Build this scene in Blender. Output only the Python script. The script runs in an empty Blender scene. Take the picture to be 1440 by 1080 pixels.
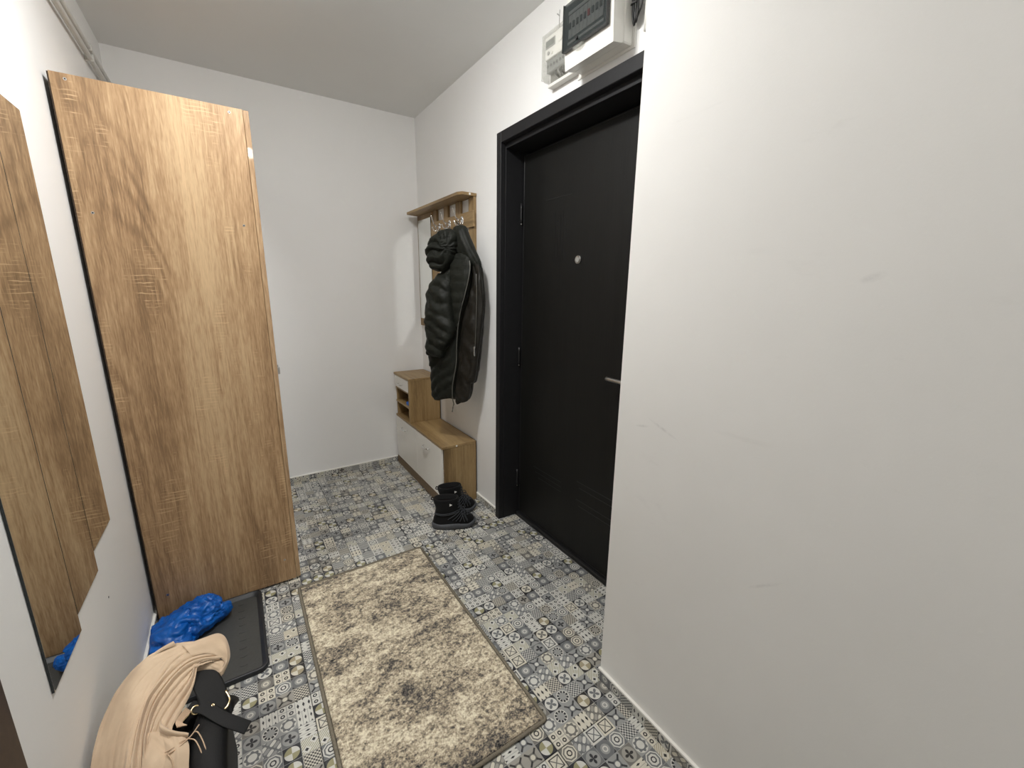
import bpy, bmesh, math, random
from mathutils import Vector, Matrix, noise
random.seed(7)
scn = bpy.context.scene
C = scn.collection
PI = math.pi

# ---------------------------------------------------------------- camera
CAM = (-1.2343, -3.1648, 1.3713)
YAW, PITCH, ROLL, FPX = 0.5846, -0.2225, 0.0124, 588.49
fwd = Vector((math.sin(YAW)*math.cos(PITCH), math.cos(YAW)*math.cos(PITCH), math.sin(PITCH)))
rgt = Vector((math.cos(YAW), -math.sin(YAW), 0)); upv = rgt.cross(fwd)
r2 = math.cos(ROLL)*rgt + math.sin(ROLL)*upv
u2 = -math.sin(ROLL)*rgt + math.cos(ROLL)*upv
cd = bpy.data.cameras.new('camera'); cam = bpy.data.objects.new('camera', cd); C.objects.link(cam)
cam.matrix_world = Matrix(((r2.x, u2.x, -fwd.x, CAM[0]), (r2.y, u2.y, -fwd.y, CAM[1]), (r2.z, u2.z, -fwd.z, CAM[2]), (0, 0, 0, 1)))
cd.sensor_width = 36; cd.lens = 36*FPX/1440; cd.clip_start = 0.02
scn.camera = cam

# ---------------------------------------------------------------- world, light level, exposure
LAMP_POS = (-0.96, -1.79, 2.55)
LAMP_STRENGTH = 169.0
FILL_POS = (-0.95, -3.75, 2.55)  # unseen fill lamp, added behind the camera
FILL_STRENGTH = 22.0
LAMP_COLOR = (0.985, 0.975, 0.955)
w = bpy.data.worlds.new('world'); scn.world = w; w.use_nodes = True
w.node_tree.nodes['Background'].inputs[0].default_value = (0.5, 0.5, 0.5, 1)
w.node_tree.nodes['Background'].inputs[1].default_value = 0.1
vs = scn.view_settings
vs.view_transform = 'Standard'; vs.look = 'None'; vs.exposure = 0.0; vs.gamma = 1.0; vs.use_curve_mapping = False
cy = scn.cycles
cy.use_denoising = True
cy.use_adaptive_sampling = True; cy.adaptive_threshold = 0.015
cy.max_bounces = 10; cy.diffuse_bounces = 7; cy.glossy_bounces = 5; cy.transmission_bounces = 6; cy.transparent_max_bounces = 8
cy.caustics_reflective = True; cy.blur_glossy = 0.0; cy.sample_clamp_indirect = 0
cy.use_guiding = True

# ---------------------------------------------------------------- node helper
class X:
    """a float socket with arithmetic"""
    def __init__(s, nt, sock): s.nt, s.k = nt, sock
    def op(s, o, b=None, c=None):
        n = s.nt.nodes.new('ShaderNodeMath'); n.operation = o
        for i, v in enumerate((s, b, c)):
            if v is None: continue
            if isinstance(v, X): s.nt.links.new(v.k, n.inputs[i])
            else: n.inputs[i].default_value = v
        return X(s.nt, n.outputs[0])
    def __add__(s, b): return s.op('ADD', b)
    def __sub__(s, b): return s.op('SUBTRACT', b)
    def __mul__(s, b): return s.op('MULTIPLY', b)
    def __truediv__(s, b): return s.op('DIVIDE', b)
    def lt(s, b): return s.op('LESS_THAN', b)
    def gt(s, b): return s.op('GREATER_THAN', b)
    def abs(s): return s.op('ABSOLUTE')
    def fr(s): return s.op('FRACT')
    def fl(s): return s.op('FLOOR')
    def sin(s): return s.op('SINE')
    def cos(s): return s.op('COSINE')
    def max(s, b): return s.op('MAXIMUM', b)
    def min(s, b): return s.op('MINIMUM', b)
    def pow(s, b): return s.op('POWER', b)
    def inv(s): return (s*-1.0) + 1.0
    def cl(s):
        n = s*1.0; n.k.node.use_clamp = True; return n
    def eq(s, b): return s.op('COMPARE', b, 0.5)
    def sel(s, a, b):      # s ? a : b  (numbers or X)
        if isinstance(a, X) or isinstance(b, X):
            n = s.nt.nodes.new('ShaderNodeMix'); n.data_type = 'FLOAT'
            s.nt.links.new(s.k, n.inputs[0])
            for i, v in ((2, b), (3, a)):
                if isinstance(v, X): s.nt.links.new(v.k, n.inputs[i])
                else: n.inputs[i].default_value = v
            return X(s.nt, n.outputs[0])
        return s.op('MULTIPLY_ADD', a-b, b)

def new_mat(name):
    m = bpy.data.materials.new(name); m.use_nodes = True
    nt = m.node_tree; return m, nt, nt.nodes['Principled BSDF']
def hexc(r, g, b):
    def f(c):
        c /= 255.0
        return c/12.92 if c <= 0.04045 else ((c+0.055)/1.055)**2.4
    return (f(r), f(g), f(b), 1)
def node(nt, typ, **kw):
    n = nt.nodes.new(typ)
    for k, v in kw.items(): setattr(n, k, v)
    return n
def objcoord(nt, scale=(1, 1, 1), loc=(0, 0, 0)):
    t = node(nt, 'ShaderNodeTexCoord'); m = node(nt, 'ShaderNodeMapping')
    nt.links.new(t.outputs['Object'], m.inputs[0]); m.inputs['Scale'].default_value = scale; m.inputs['Location'].default_value = loc
    return m.outputs[0]
def noise_tex(nt, vec, scale, detail=3, rough=0.5, dist=0.0):
    n = node(nt, 'ShaderNodeTexNoise'); nt.links.new(vec, n.inputs['Vector'])
    n.inputs['Scale'].default_value = scale; n.inputs['Detail'].default_value = detail
    n.inputs['Roughness'].default_value = rough; n.inputs['Distortion'].default_value = dist
    return n
def ramp(nt, fac, stops, interp='LINEAR'):
    r = node(nt, 'ShaderNodeValToRGB'); r.color_ramp.interpolation = interp
    el = r.color_ramp.elements
    while len(el) < len(stops): el.new(0.5)
    for e, (p, c) in zip(el, stops): e.position = p; e.color = c
    nt.links.new(fac.k if isinstance(fac, X) else fac, r.inputs[0]); return r.outputs[0]
def mixc(nt, fac, a, b, mode='MIX'):
    n = node(nt, 'ShaderNodeMix', data_type='RGBA', blend_type=mode)
    for s, v in ((0, fac), (6, a), (7, b)):
        if isinstance(v, X): v = v.k
        if hasattr(v, 'is_linked'): nt.links.new(v, n.inputs[s])
        else: n.inputs[s].default_value = v
    return n.outputs[2]
def bump(nt, bsdf, h, strength=0.2, dist=0.002):
    b = node(nt, 'ShaderNodeBump'); b.inputs['Strength'].default_value = strength; b.inputs['Distance'].default_value = dist
    nt.links.new(h.k if isinstance(h, X) else h, b.inputs['Height']); nt.links.new(b.outputs[0], bsdf.inputs['Normal'])
def plain(name, col, rough=0.5, metal=0.0, spec=0.5, nscale=40, namt=0.06, bmp=0.0, coat=0.0, sheen=0.0):
    m, nt, b = new_mat(name)
    v = objcoord(nt); n = noise_tex(nt, v, nscale, 3)
    lo = tuple(c*(1-namt) for c in col[:3])+(1,); hi = tuple(min(1, c*(1+namt)) for c in col[:3])+(1,)
    nt.links.new(ramp(nt, n.outputs[0], [(0.3, lo), (0.7, hi)]), b.inputs['Base Color'])
    b.inputs['Roughness'].default_value = rough; b.inputs['Metallic'].default_value = metal
    b.inputs['Specular IOR Level'].default_value = spec; b.inputs['Coat Weight'].default_value = coat
    b.inputs['Coat Roughness'].default_value = 0.08; b.inputs['Sheen Weight'].default_value = sheen
    if bmp: bump(nt, b, n.outputs[0], bmp)
    return m

# ---------------------------------------------------------------- materials
def wall_paint(name, col, stains=0.0):
    m, nt, b = new_mat(name)
    v = objcoord(nt); big = noise_tex(nt, v, 1.3, 4, 0.55); fine = noise_tex(nt, v, 190, 2, 0.6)
    lo = tuple(c*(0.965-stains*0.35) for c in col[:3])+(1,)
    c = ramp(nt, big.outputs[0], [(0.3, lo), (0.62, col)])
    if stains:   # faint rubbed smears left by shoulders and bags
        vs_ = objcoord(nt, (1, 2.2, 7.0), (0.3, 0.1, 2.0)); sm = noise_tex(nt, vs_, 1.6, 6, 0.62, 0.6)
        f = (X(nt, sm.outputs[0]) - 0.64).cl()*1.1
        c = mixc(nt, f, c, tuple(x*0.62 for x in col[:3])+(1,))
        sep = node(nt, 'ShaderNodeSeparateXYZ'); nt.links.new(v, sep.inputs[0]); py_, pz_ = X(nt, sep.outputs[1]), X(nt, sep.outputs[2])
        gr = X(nt, noise_tex(nt, v, 45, 3, 0.7).outputs[0])
        for (y_, z_, hy, hz, sl_) in ((-2.874, 1.40, 0.022, 0.010, 0.3), (-2.47, 0.995, 0.055, 0.006, -0.35), (-2.40, 0.985, 0.03, 0.005, 0.2), (-2.78, 0.70, 0.04, 0.006, 0.8)):
            dy_ = (py_ - y_); dz_ = (pz_ - z_) + dy_*sl_
            d_ = ((dy_/hy)*(dy_/hy) + (dz_/hz)*(dz_/hz)).op('SQRT')
            c = mixc(nt, ((d_*-1.0 + 1.0).cl()*(gr - 0.30).cl()*2.4).cl()*0.45, c, tuple(x*0.5 for x in col[:3])+(1,))
    nt.links.new(c, b.inputs['Base Color']); b.inputs['Roughness'].default_value = 0.72
    b.inputs['Specular IOR Level'].default_value = 0.25
    bump(nt, b, fine.outputs[0], 0.12, 0.001)
    return m
M = {}
M['wall'] = wall_paint('wall_paint', hexc(238, 238, 237))
M['wall_scuffed'] = wall_paint('wall_paint_scuffed', hexc(238, 237, 234), 0.06)
M['ceiling'] = wall_paint('ceiling_paint', hexc(232, 233, 232))

def wood(name, tones, axis, bands=9.0, lines=70.0, saw=0.5, rough=0.5, coat=0.0, seed=0.0, contrast=1.0):
    """tones: dark, mid, light. axis: grain direction"""
    m, nt, b = new_mat(name)
    k = 'xyz'.index(axis)
    def stretched(f, sd):
        sc = [1, 1, 1]; sc[k] = f; return objcoord(nt, tuple(sc), (seed+sd, seed*0.7+sd, seed*1.3))
    raw = objcoord(nt, (1, 1, 1), (seed, 0, 0))
    broad = X(nt, noise_tex(nt, stretched(0.07, 0), bands, 2, 0.5, 0.3).outputs[0])
    grain = X(nt, noise_tex(nt, stretched(0.028, 3), 95, 3, 0.6, 0.45).outputs[0])
    dash = X(nt, noise_tex(nt, stretched(0.085, 7), 240, 2, 0.6, 0.2).outputs[0])
    # growth rings: contour lines of a stretched noise field, strongest in patches
    ringf = X(nt, noise_tex(nt, stretched(0.16, 11), bands*0.42, 2, 0.45, 0.5).outputs[0])
    rings = ((ringf*lines).sin()*0.5 + 0.5).pow(2.0)
    mask = ((X(nt, noise_tex(nt, stretched(0.3, 17), 3.2, 2, 0.5).outputs[0]) - 0.42)*4.0).cl()
    f = (broad - 0.5)*0.85 + (grain - 0.5)*0.62*contrast + (dash - 0.5)*0.60*contrast - rings*mask*0.17*contrast + 0.56
    dark = tuple(c*0.60 for c in tones[0][:3])+(1,); lite = tuple(min(1, c*1.16) for c in tones[2][:3])+(1,)
    base = ramp(nt, f, [(0.12, dark), (0.36, tones[0]), (0.54, tones[1]), (0.72, tones[2]), (0.92, lite)])
    if saw:      # pale saw marks running across the grain, in ragged patches
        sep = node(nt, 'ShaderNodeSeparateXYZ'); nt.links.new(raw, sep.inputs[0])
        z = X(nt, sep.outputs[k])
        scp = [11, 11, 11]; scp[k] = 3.4
        pm = ((X(nt, noise_tex(nt, objcoord(nt, tuple(scp), (5+seed, 2, 1)), 1.0, 3, 0.6).outputs[0]) - 0.56)*12.0).cl()
        scj = [16, 16, 16]; scj[k] = 70
        jag = ((X(nt, noise_tex(nt, objcoord(nt, tuple(scj), (1, 2, 3)), 1.0, 2, 0.5).outputs[0]) - 0.42)*5.0).cl()
        wob = X(nt, noise_tex(nt, raw, 22, 2, 0.5).outputs[0])
        ln = ((z*500.0 + wob*7.0).sin() - 0.45).cl()*1.8
        base = mixc(nt, (pm*ln*jag*saw).cl(), base, tuple(min(1, c*1.32) for c in tones[2][:3])+(1,))
    nt.links.new(base, b.inputs['Base Color'])
    b.inputs['Roughness'].default_value = rough; b.inputs['Coat Weight'].default_value = coat; b.inputs['Coat Roughness'].default_value = 0.04
    bump(nt, b, grain + dash, 0.12, 0.001)
    return m
SON = (hexc(144, 114, 82), hexc(171, 139, 103), hexc(192, 163, 126))
M['sonoma'] = wood('sonoma_oak_board', SON, 'z', 9.0, 95, 0.75, 0.42)
M['sonoma_gloss'] = wood('sonoma_oak_door', SON, 'z', 8.0, 85, 0.5, 0.35, 1.0, 3.0)
M['edge_band'] = plain('edge_band', hexc(196, 166, 124), 0.45, nscale=25)
OAK = (hexc(122, 98, 64), hexc(150, 124, 84), hexc(168, 142, 100))
M['oak_z'] = wood('oak_vertical', OAK, 'z', 14, 50, 0.0, 0.5, 0.0, 1.0, 0.6)
M['oak_y'] = wood('oak_along', OAK, 'y', 14, 50, 0.0, 0.42, 0.0, 2.0, 0.6)
M['oak_edge'] = plain('oak_edge', hexc(112, 92, 66), 0.5, nscale=60, namt=0.15)
M['white_board'] = plain('white_board', hexc(232, 230, 224), 0.28, nscale=8, namt=0.01)
M['dark_inside'] = plain('dark_inside', hexc(92, 74, 52), 0.7)
M['hardboard'] = plain('hardboard', hexc(60, 46, 34), 0.8)

def black_door():
    m, nt, b = new_mat('black_laminate')
    g = noise_tex(nt, objcoord(nt, (1, 1, 0.035)), 190, 4, 0.65); g2 = noise_tex(nt, objcoord(nt, (1, 1, 0.12)), 14, 3, 0.5)
    f = X(nt, g.outputs[0])*0.6 + X(nt, g2.outputs[0])*0.4
    nt.links.new(ramp(nt, f, [(0.3, hexc(13, 13, 12)), (0.7, hexc(25, 25, 24))]), b.inputs['Base Color'])
    b.inputs['Roughness'].default_value = 0.5; b.inputs['Specular IOR Level'].default_value = 0.3
    bump(nt, b, g.outputs[0], 0.35, 0.0006); return m
M['door_black'] = black_door()
M['frame_black'] = plain('frame_black', hexc(30, 30, 32), 0.55, spec=0.3, nscale=200, namt=0.12, bmp=0.05)
M['black_metal'] = plain('black_metal', hexc(30, 30, 31), 0.4, spec=0.4)
M['brown_trim'] = plain('brown_trim', hexc(58, 44, 36), 0.5, nscale=60, namt=0.2)
M['steel'] = plain('brushed_steel', (0.55, 0.54, 0.52, 1), 0.32, 1.0, nscale=200)
M['chrome'] = plain('chrome', (0.8, 0.8, 0.8, 1), 0.12, 1.0)
M['gold'] = plain('gold_metal', (0.85, 0.68, 0.38, 1), 0.18, 1.0)
M['white_plastic'] = plain('white_plastic', hexc(232, 231, 226), 0.35, nscale=10, namt=0.015)
M['grey_plastic'] = plain('grey_plastic', hexc(150, 150, 146), 0.4)
M['dark_plastic'] = plain('dark_plastic', hexc(34, 34, 35), 0.4, bmp=0.05, nscale=300)
M['pipe'] = plain('painted_pipe', hexc(206, 206, 202), 0.45, nscale=18, namt=0.06)
M['trim_white'] = plain('trim_white', hexc(238, 236, 230), 0.4, nscale=20, namt=0.02)
M['grout'] = plain('grout', hexc(70, 70, 70), 0.9, nscale=80, namt=0.2)
M['tray'] = plain('tray_plastic', hexc(62, 63, 62), 0.5, nscale=120, namt=0.1, bmp=0.08)
M['tray_rim'] = plain('tray_rim_plastic', hexc(36, 38, 42), 0.45, nscale=120, namt=0.1)
M['boot'] = plain('boot_suede', hexc(13, 13, 14), 0.85, spec=0.25, nscale=260, namt=0.35, bmp=0.25, sheen=0.05)
M['boot_lining'] = plain('boot_lining', hexc(26, 22, 22), 0.95, spec=0.1, nscale=300, namt=0.3)
M['sole'] = plain('boot_sole', hexc(72, 74, 78), 0.7, nscale=120, namt=0.12)
M['sole_dark'] = plain('boot_outsole', hexc(30, 30, 32), 0.7)
M['lace'] = plain('boot_lace', hexc(58, 61, 65), 0.8, nscale=600, namt=0.3)
M['leather'] = plain('black_leather', hexc(11, 11, 12), 0.55, spec=0.25, nscale=420, namt=0.2, bmp=0.25)
M['webbing'] = plain('black_webbing', hexc(14, 14, 15), 0.8, nscale=500, namt=0.3, bmp=0.2)
M['blue_cloth'] = plain('blue_film', hexc(34, 96, 190), 0.5)
M['red'] = plain('red_switch', hexc(150, 26, 32), 0.4)
M['lcd'] = plain('lcd_screen', hexc(96, 100, 96), 0.25)
M['cable'] = plain('cable_black', hexc(22, 22, 23), 0.45)
M['binding'] = plain('rug_binding', hexc(122, 115, 102), 0.95, spec=0.1, nscale=420, namt=0.3, bmp=0.3)
M['fringe'] = plain('scarf_thread', hexc(196, 170, 144), 0.95, spec=0.1)

def mirror_mat():
    m, nt, b = new_mat('mirror_silver')
    n = noise_tex(nt, objcoord(nt), 2.0, 2)
    nt.links.new(ramp(nt, n.outputs[0], [(0.3, (0.80, 0.81, 0.79, 1)), (0.7, (0.82, 0.83, 0.81, 1))]), b.inputs['Base Color'])
    b.inputs['Metallic'].default_value = 1; b.inputs['Roughness'].default_value = 0.0; return m
M['mirror'] = mirror_mat()
M['mirror_edge'] = plain('mirror_edge', hexc(30, 38, 40), 0.25)

def clear_mat(name, tint, fac, rough=0.08):
    m, nt, b = new_mat(name)
    n = noise_tex(nt, objcoord(nt), 12, 2)
    nt.links.new(ramp(nt, n.outputs[0], [(0.3, tint), (0.7, tuple(min(1, c*1.1) for c in tint[:3])+(1,))]), b.inputs['Base Color'])
    b.inputs['Roughness'].default_value = rough; b.inputs['Alpha'].default_value = fac; return m
M['smoked'] = clear_mat('smoked_window', hexc(56, 62, 62), 0.62)
M['clear'] = clear_mat('clear_cover', hexc(215, 216, 208), 0.28)

def fabric(name, c0, c1, rough, wr, wscale, spec=0.3, sheen=0.0, bdist=0.004):
    m, nt, b = new_mat(name)
    v = objcoord(nt); n = noise_tex(nt, v, wscale, 4, 0.6, 0.6); f = noise_tex(nt, v, 700, 2)
    nt.links.new(ramp(nt, n.outputs[0], [(0.25, c0), (0.75, c1)]), b.inputs['Base Color'])
    b.inputs['Roughness'].default_value = rough; b.inputs['Specular IOR Level'].default_value = spec; b.inputs['Sheen Weight'].default_value = sheen
    bump(nt, b, X(nt, n.outputs[0]) + X(nt, f.outputs[0])*0.08, wr, bdist); return m
M['coat'] = fabric('coat_shell', hexc(22, 24, 20), hexc(33, 35, 29), 0.58, 0.7, 30, 0.25)
M['lining'] = fabric('coat_lining', hexc(22, 20, 16), hexc(33, 30, 23), 0.5, 0.6, 34, 0.4)
M['scarf'] = fabric('scarf_wool', hexc(188, 164, 139), hexc(206, 184, 158), 0.95, 0.25, 9, 0.1, 0.25, 0.003)

def blue_film():
    m, nt, b = new_mat('blue_plastic_film')
    n = noise_tex(nt, objcoord(nt), 16, 3, 0.5, 1.6)
    nt.links.new(ramp(nt, n.outputs[0], [(0.3, hexc(0, 70, 150)), (0.7, hexc(8, 104, 196))]), b.inputs['Base Color'])
    b.inputs['Roughness'].default_value = 0.38; b.inputs['Subsurface Weight'].default_value = 0.0
    bump(nt, b, n.outputs[0], 0.35, 0.012); return m
M['blue_film'] = blue_film()

def rug_mat():
    m, nt, b = new_mat('rug_pile')
    v = objcoord(nt, (1.0, 1.9, 1.0), (3.1, 1.7, 0)); raw = objcoord(nt)
    big = noise_tex(nt, v, 3.4, 3, 0.55, 0.4); mid = noise_tex(nt, v, 12.0, 3, 0.6, 0.3)
    fine = noise_tex(nt, objcoord(nt, (1, 1.25, 1)), 70, 3, 0.7); sp = noise_tex(nt, raw, 170, 2, 0.6)
    f = X(nt, big.outputs[0])*0.50 + X(nt, mid.outputs[0])*0.42 + X(nt, fine.outputs[0])*0.70 + X(nt, sp.outputs[0])*0.40 - 0.495
    c = ramp(nt, f, [(0.27, hexc(42, 42, 44)), (0.38, hexc(98, 94, 90)), (0.46, hexc(150, 139, 122)), (0.54, hexc(192, 179, 156)), (0.68, hexc(236, 228, 206))])
    nt.links.new(c, b.inputs['Base Color'])
    b.inputs['Roughness'].default_value = 1.0; b.inputs['Specular IOR Level'].default_value = 0.05; b.inputs['Sheen Weight'].default_value = 0.1
    bump(nt, b, sp.outputs[0], 0.6, 0.004); return m
M['rug'] = rug_mat()

def tile_mat():
    m, nt, b = new_mat('patchwork_tile')
    uvn = node(nt, 'ShaderNodeUVMap'); uvn.uv_map = 'UVMap'
    sep = node(nt, 'ShaderNodeSeparateXYZ'); nt.links.new(uvn.outputs[0], sep.inputs[0])
    U, V = X(nt, sep.outputs[0]), X(nt, sep.outputs[1])
    iu, iv = U.fl(), V.fl()
    oi = node(nt, 'ShaderNodeObjectInfo'); rnd = X(nt, oi.outputs['Random'])*917.0
    cmb = node(nt, 'ShaderNodeCombineXYZ')
    for k, s in enumerate((iu, iv, rnd.fl())): nt.links.new(s.k, cmb.inputs[k])
    wn = node(nt, 'ShaderNodeTexWhiteNoise', noise_dimensions='3D'); nt.links.new(cmb.outputs[0], wn.inputs['Vector'])
    rs = node(nt, 'ShaderNodeSeparateColor'); nt.links.new(wn.outputs['Color'], rs.inputs[0])
    rid, rt = X(nt, rs.outputs[0]), X(nt, rs.outputs[1])
    u0 = ((U - iu) - 0.5)*2.0; v0 = ((V - iv) - 0.5)*2.0
    sw = X(nt, rs.outputs[2]).gt(0.5)
    u = sw.sel(v0, u0); v = sw.sel(u0, v0)
    r = (u*u + v*v).op('SQRT'); au, av = u.abs(), v.abs(); cheb = au.max(av); man = au + av
    th = v.op('ARCTAN2', u)
    W, L, G, D, O = 0.05, 0.25, 0.45, 0.65, 0.9
    ms = []
    # diamonds in two rows
    du = ((u*1.5 + 0.5).fr() - 0.5).abs(); dv = ((v + 0.5).fr() - 0.5).abs()
    ms.append((du*1.3 + dv*0.8).lt(0.3).sel(D, W))
    ms.append((du*1.6 + dv*0.9).lt(0.3).sel(D, (du).gt(0.46).sel(L, W)))
    # beaded ring
    dots = (th*5.0).cos().abs()
    ring = r.lt(0.8)*r.gt(0.52)
    ms.append(ring.sel(dots.gt(0.45).sel(D, W), r.lt(0.52).sel(L, r.lt(0.9).sel(W, L))))
    # cog flower
    cog = r.lt((th*8.0).cos()*0.09 + 0.78)
    ms.append(cog.sel(r.lt(0.5).sel(W, G), r.lt(0.93).sel(W, L)))
    # four petalled flower in a disc
    pet = r.lt((th*2.0).cos().abs()*0.62)
    ms.append(r.lt(0.88).sel(pet.sel(D, L), G))
    ms.append(r.lt(0.9).sel(r.lt((th*2.0).sin().abs()*0.7).sel(G, W), D))
    # crossed bars
    bar = (au - av).abs().lt(0.16)*r.gt(0.42)*r.lt(1.12)
    ms.append(bar.sel(D, r.lt(0.3).sel(W, (cheb.gt(0.5)).sel(L, G))))
    # four small rosettes
    qu = ((u*1.0 + 1.0).fr() - 0.5); qv = ((v*1.0 + 1.0).fr() - 0.5); qr = (qu*qu + qv*qv).op('SQRT')
    ms.append((qr.lt(0.27)*qr.gt(0.12)).sel(D, (qu.abs().max(qv.abs())).gt(0.46).sel(L, W)))
    # quartered olive disc
    chk = (u*v).gt(0.0)
    ms.append(r.lt(0.84).sel(chk.sel(O, W), D))
    # squares joined by bands
    dm = (u - 0.45).abs() + (v + 0.45).abs(); dm2 = (u + 0.45).abs() + (v - 0.45).abs(); d3 = dm.min(dm2)
    ms.append(d3.lt(0.24).sel(D, d3.lt(0.5).sel(W, ((u + v)*3.0).fr().lt(0.4).sel(O, W))))
    # leaf lattice
    lf = ((u + v)*4.4).sin()*((u - v)*2.2).sin()
    ms.append(lf.gt(0.25).sel(W, lf.lt(-0.3).sel(L, G)))
    # framed square with a cross
    fr_ = cheb.gt(0.62)*cheb.lt(0.74)
    ms.append(fr_.sel(D, (cheb.lt(0.62)*((au - av).abs().lt(0.09))).sel(G, W)))
    # grey medallion
    ms.append((r.lt(0.36)*r.gt(0.22)).sel(W, man.gt(1.55).sel(D, (r.lt(0.6)).sel(L, G))))
    # fine speckle lattice
    sp = ((u*14.0).sin()*(v*14.0).sin())
    ms.append(sp.gt(0.3).sel(D, sp.lt(-0.35).sel(W, L)))
    # octagon star
    st = man.max(cheb*1.42)
    ms.append((st.lt(1.1)*st.gt(0.85)).sel(G, (st.lt(0.5)*st.gt(0.3)).sel(D, st.gt(1.3).sel(G, W))))
    idx = (rid*float(len(ms))).fl()
    tone = ms[0]
    for k in range(1, len(ms)): tone = idx.eq(float(k)).sel(ms[k], tone)
    nar = 0.97
    tone = (cheb.gt(nar)).sel(L, tone)
    cold = ramp(nt, tone, [(0.0, hexc(206, 205, 198)), (0.15, hexc(150, 151, 149)), (0.35, hexc(108, 110, 112)), (0.55, hexc(44, 45, 50)), (0.8, hexc(150, 146, 112))], 'CONSTANT')
    warm = ramp(nt, tone, [(0.0, hexc(210, 205, 190)), (0.15, hexc(156, 153, 145)), (0.35, hexc(114, 112, 107)), (0.55, hexc(46, 44, 44)), (0.8, hexc(162, 152, 126))], 'CONSTANT')
    c = mixc(nt, rt.gt(0.7), cold, warm)
    wear = noise_tex(nt, uvn.outputs[0], 3.0, 3)
    c = mixc(nt, ((X(nt, wear.outputs[0]) - 0.45)*0.5).cl(), c, hexc(140, 138, 134))
    nt.links.new(c, b.inputs['Base Color'])
    b.inputs['Roughness'].default_value = 0.48; b.inputs['Specular IOR Level'].default_value = 0.35
    bump(nt, b, wear.outputs[0], 0.05, 0.001)
    return m
M['tile'] = tile_mat()

def emit_mat(name, strength):
    m, nt, b = new_mat(name)
    n = noise_tex(nt, objcoord(nt), 4, 1)
    nt.links.new(ramp(nt, n.outputs[0], [(0.0, LAMP_COLOR+(1,)), (1.0, LAMP_COLOR+(1,))]), b.inputs['Emission Color'])
    b.inputs['Base Color'].default_value = (0.8, 0.8, 0.8, 1); b.inputs['Emission Strength'].default_value = strength; return m
M['lamp'] = emit_mat('lamp_diffuser_glow', LAMP_STRENGTH)
M['fill_lamp'] = emit_mat('added_fill_glow', FILL_STRENGTH)

# ---------------------------------------------------------------- geometry helpers
ROOT = {}       # object -> offset of its local frame
def link(name, me, mat, parent=None, smooth=False, off=(0, 0, 0)):
    o = bpy.data.objects.new(name, me); C.objects.link(o)
    if mat: me.materials.append(M[mat] if isinstance(mat, str) else mat)
    if smooth:
        for p in me.polygons: p.use_smooth = True
    if parent is not None: o.parent = parent
    ROOT[o.name] = off
    return o
def frame(parent): return Vector(ROOT[parent.name]) if parent is not None else Vector((0, 0, 0))
def from_bm(name, bm, mat, parent=None, smooth=False):
    off = frame(parent)
    if off.length: bmesh.ops.translate(bm, verts=bm.verts, vec=-off)
    bmesh.ops.recalc_face_normals(bm, faces=bm.faces)
    me = bpy.data.meshes.new(name); bm.to_mesh(me); bm.free()
    return link(name, me, mat, parent, smooth, tuple(off))
def from_pd(name, vs_, fs, mat, parent=None, smooth=True):
    off = frame(parent)
    me = bpy.data.meshes.new(name); me.from_pydata([tuple(Vector(v)-off) for v in vs_], [], fs); me.update()
    return link(name, me, mat, parent, smooth, tuple(off))
def thing(name, label, cat, loc, group=None):
    o = bpy.data.objects.new(name, None); C.objects.link(o); o.location = loc; o.empty_display_size = 0.05
    o['label'] = label; o['category'] = cat
    if group: o['group'] = group
    ROOT[o.name] = tuple(loc); return o
def tag(o, label, cat, group=None):
    o['label'] = label; o['category'] = cat
    if group: o['group'] = group
    return o
def struct(o, label, cat):
    o['kind'] = 'structure'; o['label'] = label; o['category'] = cat; return o
def bm_box(bm, x0, x1, y0, y1, z0, z1, bev=0.0, seg=1):
    x0, x1 = min(x0, x1), max(x0, x1); y0, y1 = min(y0, y1), max(y0, y1); z0, z1 = min(z0, z1), max(z0, z1)
    vs_ = [bm.verts.new(p) for p in ((x0, y0, z0), (x1, y0, z0), (x1, y1, z0), (x0, y1, z0), (x0, y0, z1), (x1, y0, z1), (x1, y1, z1), (x0, y1, z1))]
    fs = [bm.faces.new([vs_[i] for i in f]) for f in ((3, 2, 1, 0), (4, 5, 6, 7), (0, 1, 5, 4), (1, 2, 6, 5), (2, 3, 7, 6), (3, 0, 4, 7))]
    if bev:
        es = set(e for f in fs for e in f.edges)
        bmesh.ops.bevel(bm, geom=list(es), offset=bev, segments=seg, affect='EDGES', profile=0.5)
def box(name, x0, x1, y0, y1, z0, z1, mat, parent=None, bev=0.0015, seg=1):
    bm = bmesh.new(); bm_box(bm, x0, x1, y0, y1, z0, z1, bev, seg); return from_bm(name, bm, mat, parent)
def boxes(name, lst, mat, parent=None, bev=0.0):
    bm = bmesh.new()
    for a in lst: bm_box(bm, *a, bev=bev)
    return from_bm(name, bm, mat, parent)
def catmull(pts, n):
    pts = [Vector(p) for p in pts]
    if len(pts) < 3: return [pts[0].lerp(pts[-1], i/(n)) for i in range(n+1)]
    P = [pts[0]*2-pts[1]] + pts + [pts[-1]*2-pts[-2]]; out = []
    segs = len(pts)-1
    for i in range(n+1):
        t = i/n*segs; k = min(int(t), segs-1); t -= k
        a, b, c, d = P[k:k+4]
        out.append(0.5*((2*b) + (c-a)*t + (2*a-5*b+4*c-d)*t*t + (3*b-a-3*c+d)*t**3))
    return out
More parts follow.
